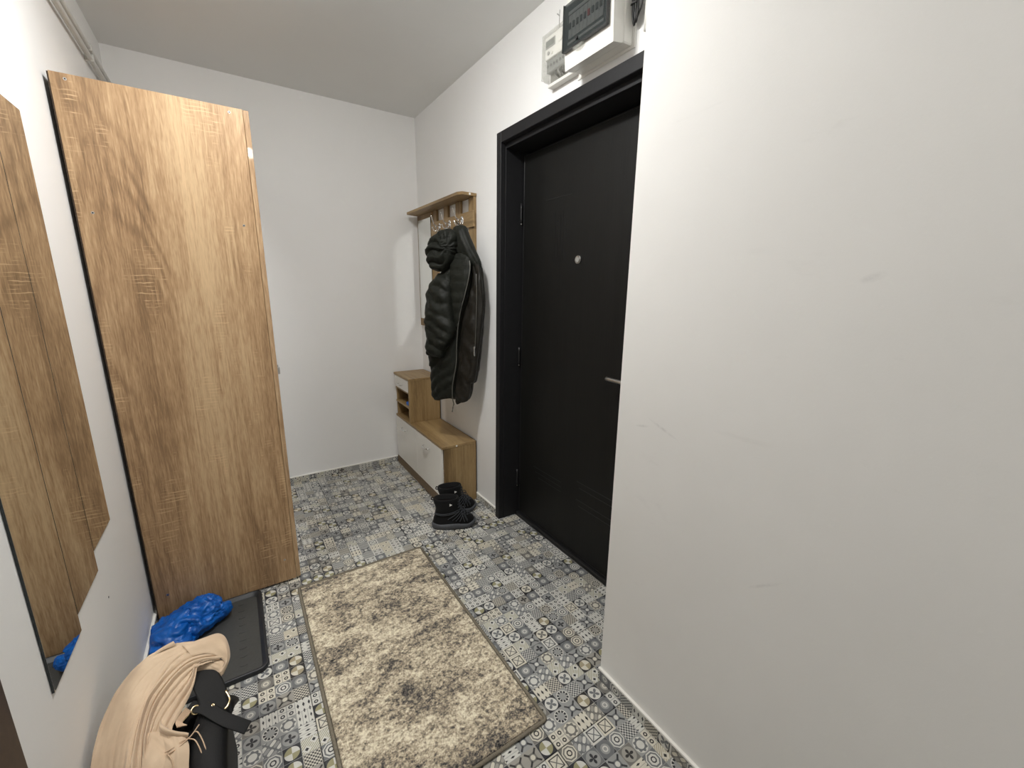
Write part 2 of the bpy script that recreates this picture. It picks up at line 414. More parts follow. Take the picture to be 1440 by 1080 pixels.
def tube_data(pts, rad, seg=8, flat=None, upref=None):
    """swept tube; rad number or function(t); flat: (width,height) factors with upref giving the height direction"""
    vs_, fs = [], []; n = len(pts)
    up = Vector(upref) if upref else Vector((0, 0, 1))
    prev = None
    for i, p in enumerate(pts):
        t = (pts[min(i+1, n-1)]-pts[max(i-1, 0)]).normalized()
        if upref is None:
            if prev is None:
                a = Vector((0, 0, 1)) if abs(t.z) < 0.9 else Vector((1, 0, 0)); s = t.cross(a).normalized()
            else: s = (prev - t*prev.dot(t)).normalized()
            prev = s
        else:
            s = t.cross(up)
            s = s.normalized() if s.length > 1e-5 else Vector((1, 0, 0))
        h = s.cross(t).normalized()
        r = rad(i/(n-1)) if callable(rad) else rad
        wv, hv = flat if flat else (1, 1)
        for k in range(seg):
            a = 2*PI*k/seg; vs_.append(p + s*(math.cos(a)*r*wv) + h*(math.sin(a)*r*hv))
    for i in range(n-1):
        for k in range(seg):
            a, b = i*seg+k, i*seg+(k+1) % seg; fs.append((a, b, b+seg, a+seg))
    fs.append(tuple(range(seg-1, -1, -1))); fs.append(tuple((n-1)*seg+k for k in range(seg)))
    return vs_, fs
def tube(name, pts, rad, mat, parent=None, n=None, seg=8, flat=None, upref=None):
    pts = catmull(pts, n) if n else [Vector(p) for p in pts]
    v, f = tube_data(pts, rad, seg, flat, upref); return from_pd(name, v, f, mat, parent)
def tubes(name, lst, mat, parent=None, seg=6):
    V_, F_ = [], []
    for pts, rad, n in lst:
        p = catmull(pts, n) if n else [Vector(q) for q in pts]
        v, f = tube_data(p, rad, seg); o = len(V_); V_ += v; F_ += [tuple(i+o for i in q) for q in f]
    return from_pd(name, V_, F_, mat, parent)
def prism(name, poly, axis, a0, a1, mat, parent=None, bev=0.0):
    """poly: 2D outline in the two other axes (in xyz order), extruded along axis"""
    bm = bmesh.new(); k = 'xyz'.index(axis)
    def mk(p, a):
        l = list(p); l.insert(k, a); return bm.verts.new(l)
    A = [mk(p, a0) for p in poly]; B = [mk(p, a1) for p in poly]; n = len(poly)
    bm.faces.new(A); bm.faces.new(B[::-1])
    for i in range(n): bm.faces.new((A[i], B[i], B[(i+1) % n], A[(i+1) % n]))
    bmesh.ops.recalc_face_normals(bm, faces=bm.faces)
    if bev: bmesh.ops.bevel(bm, geom=bm.edges[:], offset=bev, segments=1, affect='EDGES')
    return from_bm(name, bm, mat, parent)
def rounded(x0, x1, y0, y1, r, n=5):
    out = []
    for cx_, cy_, a in ((x1-r, y1-r, 0), (x0+r, y1-r, 90), (x0+r, y0+r, 180), (x1-r, y0+r, 270)):
        for i in range(n+1):
            t = math.radians(a+90*i/n); out.append((cx_+r*math.cos(t), cy_+r*math.sin(t)))
    return out
def disc(name, c, axis, r, h, mat, parent=None, n=20, bev=0.0):
    k = 'xyz'.index(axis); o = [c[i] for i in range(3) if i != k]
    return prism(name, [(o[0]+r*math.cos(2*PI*i/n), o[1]+r*math.sin(2*PI*i/n)) for i in range(n)], axis, c[k], c[k]+h, mat, parent, bev)

# ================================================================ THE SETTING
W, H = 1.646, 2.55
YB = -4.4                       # wall behind the camera
PX, PY = -0.267, -2.303         # partition face and corner
DY0, DY1 = -1.175, -2.145       # door opening in the right wall (inside the frame boards)
SK = 0.047
ceil = struct(box('ceiling', -W-0.1, 0.3, YB-0.1, 0.1, H, H+0.1, 'ceiling', bev=0), 'matte off-white painted ceiling', 'ceiling')
struct(box('wall_back', -W-0.1, 0.3, 0, 0.1, -0.05, H, 'wall', bev=0), 'white painted end wall behind the shoe bench', 'wall')
struct(box('wall_left', -W-0.1, -W, YB, 0, -0.05, H, 'wall', bev=0), 'white wall carrying the strip mirror and the pipes', 'wall')
struct(box('wall_front', -W-0.1, 0.3, YB-0.1, YB, -0.05, H, 'wall', bev=0), 'white wall closing the hallway behind the viewer', 'wall')
struct(boxes('wall_right', [(0, 0.25, DY0, 0, -0.05, H), (0, 0.25, PY, DY1, -0.05, H), (0, 0.25, DY1, DY0, 2.10, H), (0.2, 0.3, DY1, DY0, -0.05, 2.12)], 'wall'), 'white wall with the black entrance door and coat rack', 'wall')
struct(box('wall_partition', PX, 0.25, YB, PY, -0.05, H, 'wall_scuffed', bev=0.003), 'scuffed white wall jutting out beside the entrance door', 'wall')

# floor: grout bed with the tiles as its pieces
floor = struct(box('floor', -W-0.1, 0.3, YB-0.1, 0.1, -0.06, -0.0035, 'grout', bev=0), 'patchwork patterned grey ceramic tile floor', 'floor')
TX, TY, TX0 = 0.3015, 0.302, -0.253
def tile_mesh(x0, x1, y0, y1, z0, z1, uvf, bev=0.0012, name='tile'):
    bm = bmesh.new(); bm_box(bm, x0, x1, y0, y1, z0, z1, bev)
    uv = bm.loops.layers.uv.new('UVMap')
    for f in bm.faces:
        for l in f.loops: l[uv].uv = uvf(l.vert.co)
    me = bpy.data.meshes.new(name); bm.to_mesh(me); bm.free(); me.materials.append(M['tile']); return me
g = 0.0011
CELL = TX/6
full = tile_mesh(g, TX-g, -TY+g, -g, -0.012, 0.0, lambda c: (c.x/TX*6, -c.y/TY*6))
i = 0
for ix in range(-5, 3):
    for iy in range(0, 15):
        xa, xb = TX0+ix*TX, TX0+(ix+1)*TX; yb, ya = -iy*TY, -(iy+1)*TY
        lo, hi = max(xa, -W), min(xb, 0.0)
        if ya > DY1-0.05 and yb < DY0+0.10 or (yb > DY1 and ya < DY0): hi = min(xb, 0.103)
        lo_y = max(ya, YB)
        if xa >= hi or lo_y >= yb: continue
        if yb <= PY: hi = min(hi, PX)
        if hi - lo < 0.01: continue
        if abs(lo-xa) < 1e-6 and abs(hi-xb) < 1e-6 and lo_y == ya: me = full
        else: me = tile_mesh(lo-xa+g, hi-xa-g, lo_y-yb+g, -g, -0.012, 0.0, lambda c: (c.x/TX*6, -c.y/TY*6))
        t = bpy.data.objects.new('tile', me); C.objects.link(t); t.parent = floor; t.location = (xa, yb, random.uniform(-0.0003, 0.0003))

def skirting(name, label, axis, pos, side, a0, a1):
    """axis: direction it runs; pos: wall coordinate; side: +1/-1 direction into the room"""
    th = 0.009*side
    bm = bmesh.new()
    if axis == 'x': bm_box(bm, a0, a1, pos, pos+th+0.001*side, SK-0.0075, SK, 0.001)
    else: bm_box(bm, pos, pos+th+0.001*side, a0, a1, SK-0.0075, SK, 0.001)
    o = struct(from_bm(name, bm, 'trim_white'), label, 'baseboard')
    n = max(1, round(abs(a1-a0)/TX)); s = min(a0, a1); e = max(a0, a1); st = (e-s)/n
    for k in range(n):
        p0, p1 = s+k*st+0.0008, s+(k+1)*st-0.0008
        if axis == 'x': me = tile_mesh(p0, p1, pos, pos+th, 0.0002, SK-0.0077, lambda c: (c.x/CELL, c.z/CELL+0.03), 0.0008, 'skirting_tile')
        else: me = tile_mesh(pos, pos+th, p0, p1, 0.0002, SK-0.0077, lambda c: (c.y/CELL, c.z/CELL+0.03), 0.0008, 'skirting_tile')
        t = bpy.data.objects.new('skirting_tile', me); C.objects.link(t); t.parent = o
    return o
skirting('baseboard_back', 'cut tile skirting with white top strip below the end wall', 'x', 0, -1, -W, 0)
skirting('baseboard_right', 'short tile skirting between shoe bench and black door frame', 'y', 0, -1, -1.155, -0.01)
skirting('baseboard_partition', 'tile skirting with white strip along the scuffed partition', 'y', PX, -1, YB, PY)
skirting('baseboard_left', 'tile skirting with white strip under the strip mirror', 'y', -W, 1, -2.205, -0.01)

# entrance door
FX = -0.018
door = boxes('door_1', [(FX, 0.012, -1.158, -1.198, 0, 2.139), (FX, 0.012, -2.122, -2.162, 0, 2.139), (FX, 0.012, -1.198, -2.122, 2.088, 2.139)], 'frame_black', bev=0.002)
struct(door, 'black wood-grain entrance door set deep in a black frame', 'door')
boxes('reveal', [(0.0125, 0.19, -1.1755, -1.199, 0.0, 2.088), (0.0125, 0.19, -2.121, -2.1445, 0, 2.088), (0.0125, 0.19, -1.199, -2.121, 2.0645, 2.0985)], 'frame_black', door, 0.001)
leaf = boxes('door_leaf', [(0.122, 0.16, -1.212, -2.105, 0.026, 2.045)], 'door_black', door, 0.003)
boxes('edge_strip', [(0.1185, 0.1225, -1.2105, -1.2145, 0.026, 2.045), (0.1185, 0.1225, -2.1025, -2.1065, 0.026, 2.045), (0.1185, 0.1225, -1.2145, -2.1025, 0.0245, 0.0285), (0.1185, 0.1225, -1.2145, -2.1025, 2.042, 2.046)], 'black_metal', leaf, 0.0008)
box('threshold', 0.104, 0.19, -1.2, -2.12, 0.0, 0.021, 'black_metal', door, 0.003)
for y0, y1, z in ((-1.35, -1.60, 0.372), (-1.37, -1.60, 0.345), (-1.40, -1.60, 0.318), (-1.72, -2.02, 0.428), (-1.74, -2.02, 0.398), (-1.72, -1.96, 0.330), (-1.74, -1.96, 0.300), (-1.40, -1.60, 1.80)):
    boxes('groove', [(0.1208, 0.1235, y0, y1, z, z+0.004)], 'black_metal', leaf)
for k in range(5):
    y = -1.475-0.02*k
    boxes('groove', [(0.1208, 0.1235, y, y-0.003, 1.50+0.03*(k % 3), 1.74-0.02*((k*2) % 3))], 'black_metal', leaf)
pe = disc('peephole', (0.121, -1.657, 1.508), 'x', 0.019, -0.005, 'steel', leaf, 24, 0.001)
disc('lens', (0.1155, -1.657, 1.508), 'x', 0.0125, -0.002, 'grey_plastic', pe, 20)
box('lock_plate', 0.121, 0.114, -2.035, -2.075, 0.86, 1.08, 'steel', leaf, 0.002)
hd = tube('door_handle', [(0.116, -2.055, 1.002), (0.085, -2.055, 1.002), (0.072, -2.048, 1.002), (0.069, -2.03, 1.002), (0.069, -1.925, 1.003)], 0.0085, 'steel', leaf, 30, 10)
disc('lock_cylinder', (0.114, -2.055, 0.91), 'x', 0.012, -0.006, 'steel', leaf, 16)
for z in (1.765, 0.251, 1.0):
    h = tube('hinge', [(0.108, -1.2065, z-0.05), (0.108, -1.2065, z+0.05)], 0.0065, 'black_metal', door, 4, 10)
    tube('hinge_pin', [(0.108, -1.2065, z-0.056), (0.108, -1.2065, z-0.050)], 0.004, 'steel', h, 2, 8)

# brown interior door on the left wall, beside the viewer
d2 = boxes('door_2', [(-W, -W+0.014, -2.207, -2.285, 0, 2.10), (-W, -W+0.014, -3.09, -3.168, 0, 2.10), (-W, -W+0.014, -2.285, -3.09, 2.02, 2.10)], 'brown_trim', bev=0.002)
struct(d2, 'dark brown interior door frame beyond the strip mirror', 'door')
l2 = box('door_leaf', -W+0.001, -W+0.006, -2.287, -3.088, 0.006, 2.018, 'brown_trim', d2, 0.001)
tube('door_handle', [(-W+0.006, -3.03, 1.02), (-W+0.05, -3.03, 1.02), (-W+0.05, -2.92, 1.02)], 0.008, 'steel', l2, 16, 8)

# ceiling lamp (above the frame of the photograph)
def ceiling_lamp(pos, R_, mat, label):
    lamp = thing('ceiling_lamp', label, 'lamp', pos)
    disc('base', pos, 'z', R_*1.06, -0.03, 'white_plastic', lamp, 36, 0.003)
    k_ = R_/0.118; dm = []      # shallow opal dome
    for r_, z_ in ((0.118, 0.0305), (0.117, 0.040), (0.110, 0.050), (0.090, 0.060), (0.060, 0.067), (0.030, 0.070)):
        dm += [(pos[0]+k_*r_*math.cos(2*PI*k/36), pos[1]+k_*r_*math.sin(2*PI*k/36), pos[2]-z_) for k in range(36)]
    from_pd('diffuser', dm, [(j*36+k, j*36+(k+1) % 36, (j+1)*36+(k+1) % 36, (j+1)*36+k) for j in range(5) for k in range(36)]+[tuple(5*36+k for k in range(36))], mat, lamp)
ceiling_lamp(LAMP_POS, 0.118, 'lamp', 'round opal ceiling lamp in front of the wardrobe')
ceiling_lamp(FILL_POS, 0.118, 'fill_lamp', 'added unseen fill lamp on the ceiling behind the viewer')  # added out of view to lift the darker walls

# ================================================================ WARDROBE
wx0, wx1, wy, wh, wfar = -1.634, -1.101, -1.138, 2.016, -0.32
wd = thing('wardrobe', 'tall pale oak wardrobe with plain side panel against the left wall', 'wardrobe', (-1.37, -0.73, 0))
box('side_panel', wx0+0.004, wx1-0.019, wy, wy+0.018, 0.010, wh, 'sonoma', wd, 0.0008)
box('side_panel', wx0+0.004, wx1-0.019, wfar, wfar-0.018, 0.010, wh, 'sonoma', wd, 0.0008)
box('top_panel', wx0+0.004, wx1-0.02, wy+0.0185, wfar-0.0185, wh-0.018, wh-0.001, 'sonoma', wd)
box('bottom_panel', wx0+0.004, wx1-0.02, wy+0.0185, wfar-0.0185, 0.06, 0.078, 'sonoma', wd)
box('back_panel', wx0, wx0+0.0035, wy+0.002, wfar-0.002, 0.02, wh-0.002, 'hardboard', wd, 0)
box('plinth', wx1-0.06, wx1-0.044, wy+0.019, wfar-0.019, 0.010, 0.0595, 'sonoma', wd)
ym = (wy+wfar)/2
for a, b_, hy in ((wy+0.001, ym-0.0015, ym-0.035), (ym+0.0015, wfar-0.001, ym+0.035)):
    dr = box('door', wx1-0.018, wx1, a, b_, 0.012, wh-0.001, 'sonoma_gloss', wd, 0.001)
    prism('handle', [(wx1, hy-0.008), (wx1+0.034, hy-0.008), (wx1+0.034, hy+0.002), (wx1+0.026, hy+0.002), (wx1, hy+0.008)], 'z', 0.936, 0.972, 'steel', dr, 0.001)
for x in (wx0+0.05, wx1-0.05):
    for y in (wy+0.03, wfar-0.03): disc('foot', (x, y, 0), 'z', 0.02, 0.0098, 'grey_plastic', wd, 12)
box('floor_glide', wx1-0.034, wx1-0.019, wy+0.001, wy+0.017, 0.0, 0.0098, 'grey_plastic', wd, 0.001)
for x, z in ((-1.594, 2.000), (-1.163, 1.998), (-1.590, 1.605), (-1.160, 1.602), (-1.59, 0.12), (-1.16, 0.12)):
    s = disc('screw', (x, wy-0.0004, z), 'y', 0.0045, 0.002, 'steel', wd, 12)
    disc('screw_slot', (x, wy-0.0009, z), 'y', 0.0022, 0.0004, 'black_metal', s, 8)

# ================================================================ STRIP MIRROR
mi = thing('wall_mirror', 'frameless mirror of three staggered strips glued to the wall', 'mirror', (-W, -1.73, 0.52))
for ya, yb, z0 in ((-1.430, -1.6295, 0.628), (-1.6305, -1.8295, 0.566), (-1.8305, -2.030, 0.521)):
    s = box('mirror_strip', -W+0.0005, -W+0.0045, ya, yb, z0, z0+1.185, 'mirror_edge', mi, 0)
    box('silvered_face', -W+0.0046, -W+0.0050, ya-0.0012, yb+0.0012, z0+0.0012, z0+1.1838, 'mirror', s, 0)

disc('nail_hole', (-W-0.0002, -1.58, 0.444), 'x', 0.0035, 0.0006, 'black_metal', bpy.data.objects['wall_left'], 10)
# pipes along the top of the left wall
for z, r, lab in ((2.365, 0.0105, 'upper of two pale painted pipes under the ceiling'), (2.325, 0.0105, 'lower of two pale painted pipes under the ceiling')):
    p = thing('pipe', lab, 'pipe', (-W, -1.1, z))
    tube('pipe_run', [(-W+0.018, y, z+random.uniform(-0.002, 0.002)) for y in (-0.001, -0.5, -1.1, -1.7, -2.4, -3.2, YB+0.002)], r, 'pipe', p, 40, 12)
    for y in (-0.42, -1.4, -2.6): box('pipe_clip', -W, -W+0.0315, y-0.008, y+0.008, z-0.0135, z+0.0135, 'pipe', p, 0.003)

# ================================================================ SHOE BENCH
bx, by0, bym, by1, bh1, bh2 = -0.250, -0.020, -0.342, -0.903, 0.413, 0.7395
bn = thing('shoe_bench', 'oak shoe bench with white flaps and a raised drawer unit', 'cabinet', (-0.13, -0.46, 0))
T = 0.016
BK = -0.012
def bb(n, x0, x1, y0, y1, z0, z1, m, par=bn, bev=0.001): return box(n, x0, x1, y0, y1, z0, z1, m, par, bev)
bb('side_panel', bx+0.0165, BK, by1+0.002, by1+0.002+T, 0, bh1-T-0.0005, 'oak_z')
bb('side_panel', bx+0.0165, BK, by0, by0-T, 0, bh2-T-0.0005, 'oak_z')
bb('bench_top', bx, BK, by1, by0-T-0.0005, bh1-T, bh1, 'oak_y')
bb('side_panel', bx+0.002, BK, bym, bym+T, bh1+0.0005, bh2-T-0.0005, 'oak_z')
bb('top', bx, BK, bym-0.002, by0+0.001, bh2-T, bh2, 'oak_y')
bb('plinth', bx+0.001, bx+0.016, by1+0.0025, by0-0.0005, 0, 0.062, 'oak_edge')
bb('back_panel', BK+0.0005, BK+0.004, by1+0.003, by0-0.002, 0.01, bh1-0.001, 'hardboard', bn, 0)
bb('back_panel', BK+0.0005, BK+0.004, bym+0.001, by0-0.002, bh1+0.001, bh2-0.001, 'hardboard', bn, 0)
bb('shelf', bx+0.006, BK, bym+T+0.0005, by0-T-0.0005, 0.512, 0.525, 'oak_y')
bb('shelf', bx+0.006, BK, bym+T+0.0005, by0-T-0.0005, 0.622, 0.634, 'oak_y')
def bow(par, y, z, hw=0.048, x=bx):
    tube('handle', [(x+0.001, y-hw, z), (x-0.014, y-hw*0.85, z), (x-0.022, y-hw*0.4, z), (x-0.023, y, z), (x-0.022, y+hw*0.4, z), (x-0.014, y+hw*0.85, z), (x+0.001, y+hw, z)], lambda t: 0.0036+0.0016*math.sin(PI*t), 'chrome', par, 28, 8)
for a, b_ in ((-0.036, -0.459), (-0.462, -0.885)):
    f = bb('flap_door', bx, bx+0.0155, a, b_, 0.066, bh1-T-0.003, 'white_board')
    bow(f, (a+b_)/2+0.02, 0.335)
f = bb('drawer_front', bx, bx+0.0155, by0-T-0.001, bym+T+0.001, 0.637, bh2-T-0.003, 'white_board')
bow(f, -0.178, 0.672, 0.040)
disc('screw_cap', (-0.150, by1-0.0002, bh1-0.008), 'y', 0.006, -0.001, 'white_plastic', bn, 14)
tag(prism('shoe_cover_packet', [(-0.235, -0.29), (-0.215, -0.325), (-0.13, -0.315), (-0.12, -0.235), (-0.19, -0.21), (-0.235, -0.235)], 'z', 0.5255, 0.549, 'blue_cloth', None, 0.004), 'folded blue packet lying on the open shelf of the bench', 'packet')

# ================================================================ COAT RACK
rk = thing('coat_rack', 'oak coat rack with shelf, narrow mirror and chrome hooks', 'coat rack', (0, -0.48, 1.09))
RX0, RX1 = -0.001, -0.018
def rb(n, y0, y1, z0, z1, m='oak_z', x0=RX0, x1=RX1, par=rk): return box(n, x0, x1, y0, y1, z0, z1, m, par, 0.001)
rb('mirror_board', -0.030, -0.300, 1.092, 1.885)
mg = box('mirror_glass', RX1-0.0003, RX1-0.0035, -0.050, -0.283, 1.147, 1.852, 'mirror_edge', rk, 0)
box('silvered_face', RX1-0.0036, RX1-0.0040, -0.0505, -0.2825, 1.1475, 1.8515, 'mirror', mg, 0)
for a, b_ in ((-0.318, -0.378), (-0.495, -0.556), (-0.670, -0.735), (-0.843, -0.908)): rb('slat', a, b_, 1.092, 1.885)
for a, b_ in ((1.720, 1.808), (1.30, 1.385)): rb('rail', -0.31, -0.922, a, b_, 'oak_y', RX1-0.0003, RX1-0.012)
for z in (1.30, 1.72): box('spacer', RX0, RX1+0.001, -0.300, -0.318, z, z+0.085, 'oak_z', rk, 0)
prism('shelf', [(-0.001, -0.028), (-0.110, -0.066), (-0.110, -0.880), (-0.090, -0.912), (-0.001, -0.912)], 'z', 1.8855, 1.9015, 'oak_y', rk, 0.001)
disc('screw_cap', (-0.045, -0.9122, 1.893), 'y', 0.006, -0.001, 'white_plastic', rk, 14)
for y in (-0.462, -0.615, -0.787):
    x = RX1-0.012; z = 1.765
    hk = prism('hook', rounded(y-0.016, y+0.016, z-0.026, z+0.026, 0.014), 'x', x, x-0.004, 'chrome', rk, 0.001)
    tube('upper_prong', [(x-0.003, y, z+0.012), (x-0.020, y, z+0.006), (x-0.040, y, z+0.014), (x-0.052, y, z+0.040), (x-0.058, y, z+0.062)], lambda t: 0.005-0.0015*t, 'chrome', hk, 20, 8)
    tube('lower_prong', [(x-0.003, y-0.008, z-0.010), (x-0.016, y-0.014, z-0.024), (x-0.032, y-0.022, z-0.020), (x-0.040, y-0.026, z-0.004)], lambda t: 0.0045-0.001*t, 'chrome', hk, 16, 8)
    tube('lower_prong', [(x-0.003, y+0.008, z-0.010), (x-0.016, y+0.014, z-0.024), (x-0.032, y+0.022, z-0.020), (x-0.040, y+0.026, z-0.004)], lambda t: 0.0045-0.001*t, 'chrome', hk, 16, 8)
    for dy, dz, dx in ((0, 0.064, -0.059), (-0.0265, -0.002, -0.0405), (0.0265, -0.002, -0.0405)):
        bm = bmesh.new(); bmesh.ops.create_icosphere(bm, subdivisions=2, radius=0.0062, matrix=Matrix.Translation((x+dx, y+dy, z+dz))); from_bm('hook_tip', bm, 'chrome', hk, True)

# ================================================================ COAT
CP = Vector((-0.060, -1.1086, 0)); CE = Vector((0.42, -0.9075, 0)).normalized(); CN = Vector((-0.9075, -0.42, 0)).normalized()
coat = thing('coat', 'long black-green puffer coat with hood hanging on the rack', 'coat', (-0.13, -0.93, 0.68))
def cpt(s, z, n): return CP + CE*s + CN*n + Vector((0, 0, z))
def interp_rows(rows, n):
    pts = [Vector((r[1], r[2], r[3])) for r in rows]; zs = [r[0] for r in rows]; os_ = [Vector((r[4], 0, 0)) for r in rows]
    a = catmull(pts, n); o = catmull(os_, n); zz = catmull([Vector((z, 0, 0)) for z in zs], n)
    return [(zz[i].x, a[i].x, a[i].y, max(a[i].z, 0.002), o[i].x) for i in range(n+1)]
def puff(name, rows, mat, disp, par=coat, nr=90, nc=56, ex=0.75):
    """rows: (z, s0, s1, half thickness, offset towards the room)"""
    vs_, fs = [], []
    R_ = interp_rows(rows, nr)
    for (z, s0, s1, h, o) in R_:
        c, hw = (s0+s1)/2, abs(s1-s0)/2
        for k in range(nc):
            a = 2*PI*k/nc; ca, sa = math.cos(a), math.sin(a)
            uu = math.copysign(abs(ca)**ex, ca); nn = math.copysign(abs(sa)**ex, sa)
            s, n = c+hw*uu, o+h*nn
            d = disp(s, z, uu, nn)
            vs_.append(cpt(s+0.25*d*uu, z, n+d*nn))
    m = len(R_)
    for i in range(m-1):
        for k in range(nc):
            a, b = i*nc+k, i*nc+(k+1) % nc; fs.append((a, b, b+nc, a+nc))
    t = len(vs_)
    for i in (0, m-1):
        cpt_ = sum((Vector(v) for v in vs_[i*nc:(i+1)*nc]), Vector())/nc; vs_.append(cpt_); ci = len(vs_)-1
        for k in range(nc):
            a, b = i*nc+k, i*nc+(k+1) % nc; fs.append((b, a, ci) if i == 0 else (a, b, ci))
    return from_pd(name, vs_, fs, mat, par)
def wr(s, z, f, a, sd=0): return a*noise.noise(Vector((s*f+sd, z*f*0.7, sd*1.7)))
def quilt(ph, depth, sharp=0.10):
    t = ph-math.floor(ph); d = min(t, 1-t); return depth*(min(1.0, (d/0.5)**0.45)-0.75)
# whole back of the coat, seen inside the opening
puff('back_panel', [(1.53, -0.24, -0.06, 0.020, -0.005), (1.48, -0.30, -0.022, 0.026, -0.005), (1.38, -0.34, -0.008, 0.030, -0.004), (1.28, -0.372, 0.0, 0.032, 0.0), (1.05, -0.385, -0.024, 0.034, 0.0), (0.915, -0.390, -0.045, 0.034, 0.0), (0.905, -0.378, -0.048, 0.034, 0.0), (0.84, -0.378, -0.066, 0.032, 0.0), (0.825, -0.376, -0.086, 0.032, 0.0), (0.775, -0.372, -0.094, 0.028, 0.0), (0.73, -0.374, -0.112, 0.024, 0.0), (0.712, -0.36, -0.14, 0.010, 0.0)], 'lining',
     lambda s, z, u, n: wr(s, z, 22, 0.008, 3)+wr(s, z, 50, 0.004, 5)+quilt((z+0.5*s)*13, 0.003))
# left front with diagonal quilting
puff('front_panel', [(1.49, -0.25, -0.12, 0.02, 0.03), (1.45, -0.29, -0.070, 0.030, 0.035), (1.38, -0.345, -0.072, 0.034, 0.038), (1.30, -0.372, -0.095, 0.036, 0.04), (1.20, -0.378, -0.133, 0.036, 0.04), (1.05, -0.386, -0.158, 0.034, 0.04), (0.92, -0.392, -0.168, 0.034, 0.036), (0.905, -0.380, -0.170, 0.034, 0.036), (0.84, -0.382, -0.186, 0.036, 0.034), (0.78, -0.376, -0.197, 0.034, 0.034), (0.735, -0.378, -0.202, 0.028, 0.034), (0.705, -0.368, -0.300, 0.016, 0.034), (0.695, -0.362, -0.325, 0.004, 0.034)], 'coat',
     lambda s, z, u, n: quilt((z-0.75*s)*15.5+0.4*noise.noise(Vector((s*12, z*9, 5))), 0.014)+wr(s, z, 18, 0.009, 1)+wr(s, z, 45, 0.003, 2))
# right front turned back, with its hem
puff('right_front', [(1.53, -0.080, -0.028, 0.008, 0.022), (1.48, -0.072, -0.016, 0.014, 0.020), (1.38, -0.080, -0.006, 0.018, 0.018), (1.28, -0.108, 0.001, 0.020, 0.018), (1.16, -0.140, -0.010, 0.022, 0.018), (1.05, -0.155, -0.024, 0.022, 0.020), (0.95, -0.162, -0.042, 0.022, 0.020), (0.85, -0.182, -0.060, 0.022, 0.022), (0.832, -0.186, -0.084, 0.022, 0.022), (0.78, -0.196, -0.092, 0.020, 0.024), (0.725, -0.200, -0.108, 0.016, 0.026), (0.704, -0.198, -0.155, 0.010, 0.028), (0.690, -0.196, -0.182, 0.004, 0.028)], 'lining',
     lambda s, z, u, n: wr(s, z, 26, 0.010, 8)+wr(s, z, 60, 0.005, 9)+quilt((z+0.9*s)*16, 0.004))
# collar and placket between hood and zip
pl_ = puff('placket', [(1.56, -0.185, -0.10, 0.012, 0.035), (1.52, -0.198, -0.062, 0.018, 0.045), (1.46, -0.196, -0.056, 0.020, 0.056), (1.38, -0.190, -0.072, 0.020, 0.062), (1.30, -0.182, -0.096, 0.018, 0.066), (1.24, -0.172, -0.118, 0.014, 0.066), (1.16, -0.160, -0.140, 0.006, 0.066)], 'coat',
     lambda s, z, u, n: quilt((z)*17, 0.006)+wr(s, z, 40, 0.003, 4), nr=60, nc=40)
# sleeve hanging over the front
def sl(s, z, u, n): return quilt((z+0.55*s)*14.5+0.5*noise.noise(Vector((s*14, z*10, 3))), 0.017)+wr(s, z, 20, 0.010, 6)+wr(s, z, 55, 0.004, 16)
puff('sleeve', [(1.455, -0.285, -0.215, 0.020, 0.050), (1.42, -0.312, -0.185, 0.040, 0.060), (1.36, -0.345, -0.178, 0.050, 0.070), (1.28, -0.352, -0.172, 0.052, 0.080), (1.20, -0.354, -0.160, 0.052, 0.085), (1.13, -0.354, -0.150, 0.050, 0.088), (1.07, -0.354, -0.180, 0.048, 0.088), (1.02, -0.358, -0.225, 0.044, 0.086), (0.99, -0.356, -0.236, 0.038, 0.084), (0.976, -0.330, -0.245, 0.014, 0.084)], 'coat', sl)
# second sleeve, a narrow strip showing behind
puff('sleeve', [(1.25, -0.372, -0.33, 0.018, 0.012), (1.15, -0.384, -0.335, 0.024, 0.012), (1.03, -0.394, -0.335, 0.026, 0.012), (0.925, -0.398, -0.335, 0.022, 0.012), (0.912, -0.392, -0.34, 0.008, 0.012)], 'coat', lambda s, z, u, n: quilt(z*15+0.3, 0.006), nr=50, nc=28)
# hood
puff('hood', [(1.690, -0.232, -0.19, 0.012, 0.055), (1.676, -0.275, -0.165, 0.040, 0.055), (1.642, -0.316, -0.148, 0.062, 0.055), (1.60, -0.340, -0.145, 0.074, 0.056), (1.56, -0.346, -0.160, 0.078, 0.056), (1.515, -0.335, -0.182, 0.072, 0.056), (1.482, -0.310, -0.212, 0.052, 0.056), (1.464, -0.280, -0.235, 0.016, 0.056)], 'coat',
     lambda s, z, u, n: quilt(math.atan2(z-1.585, s+0.178)*1.55+2.5*math.hypot(s+0.178, z-1.585)+1.1*noise.noise(Vector((s*9, z*9, 2))), 0.026)+wr(s, z, 16, 0.016, 11)+wr(s, z, 48, 0.006, 12), ex=0.85)
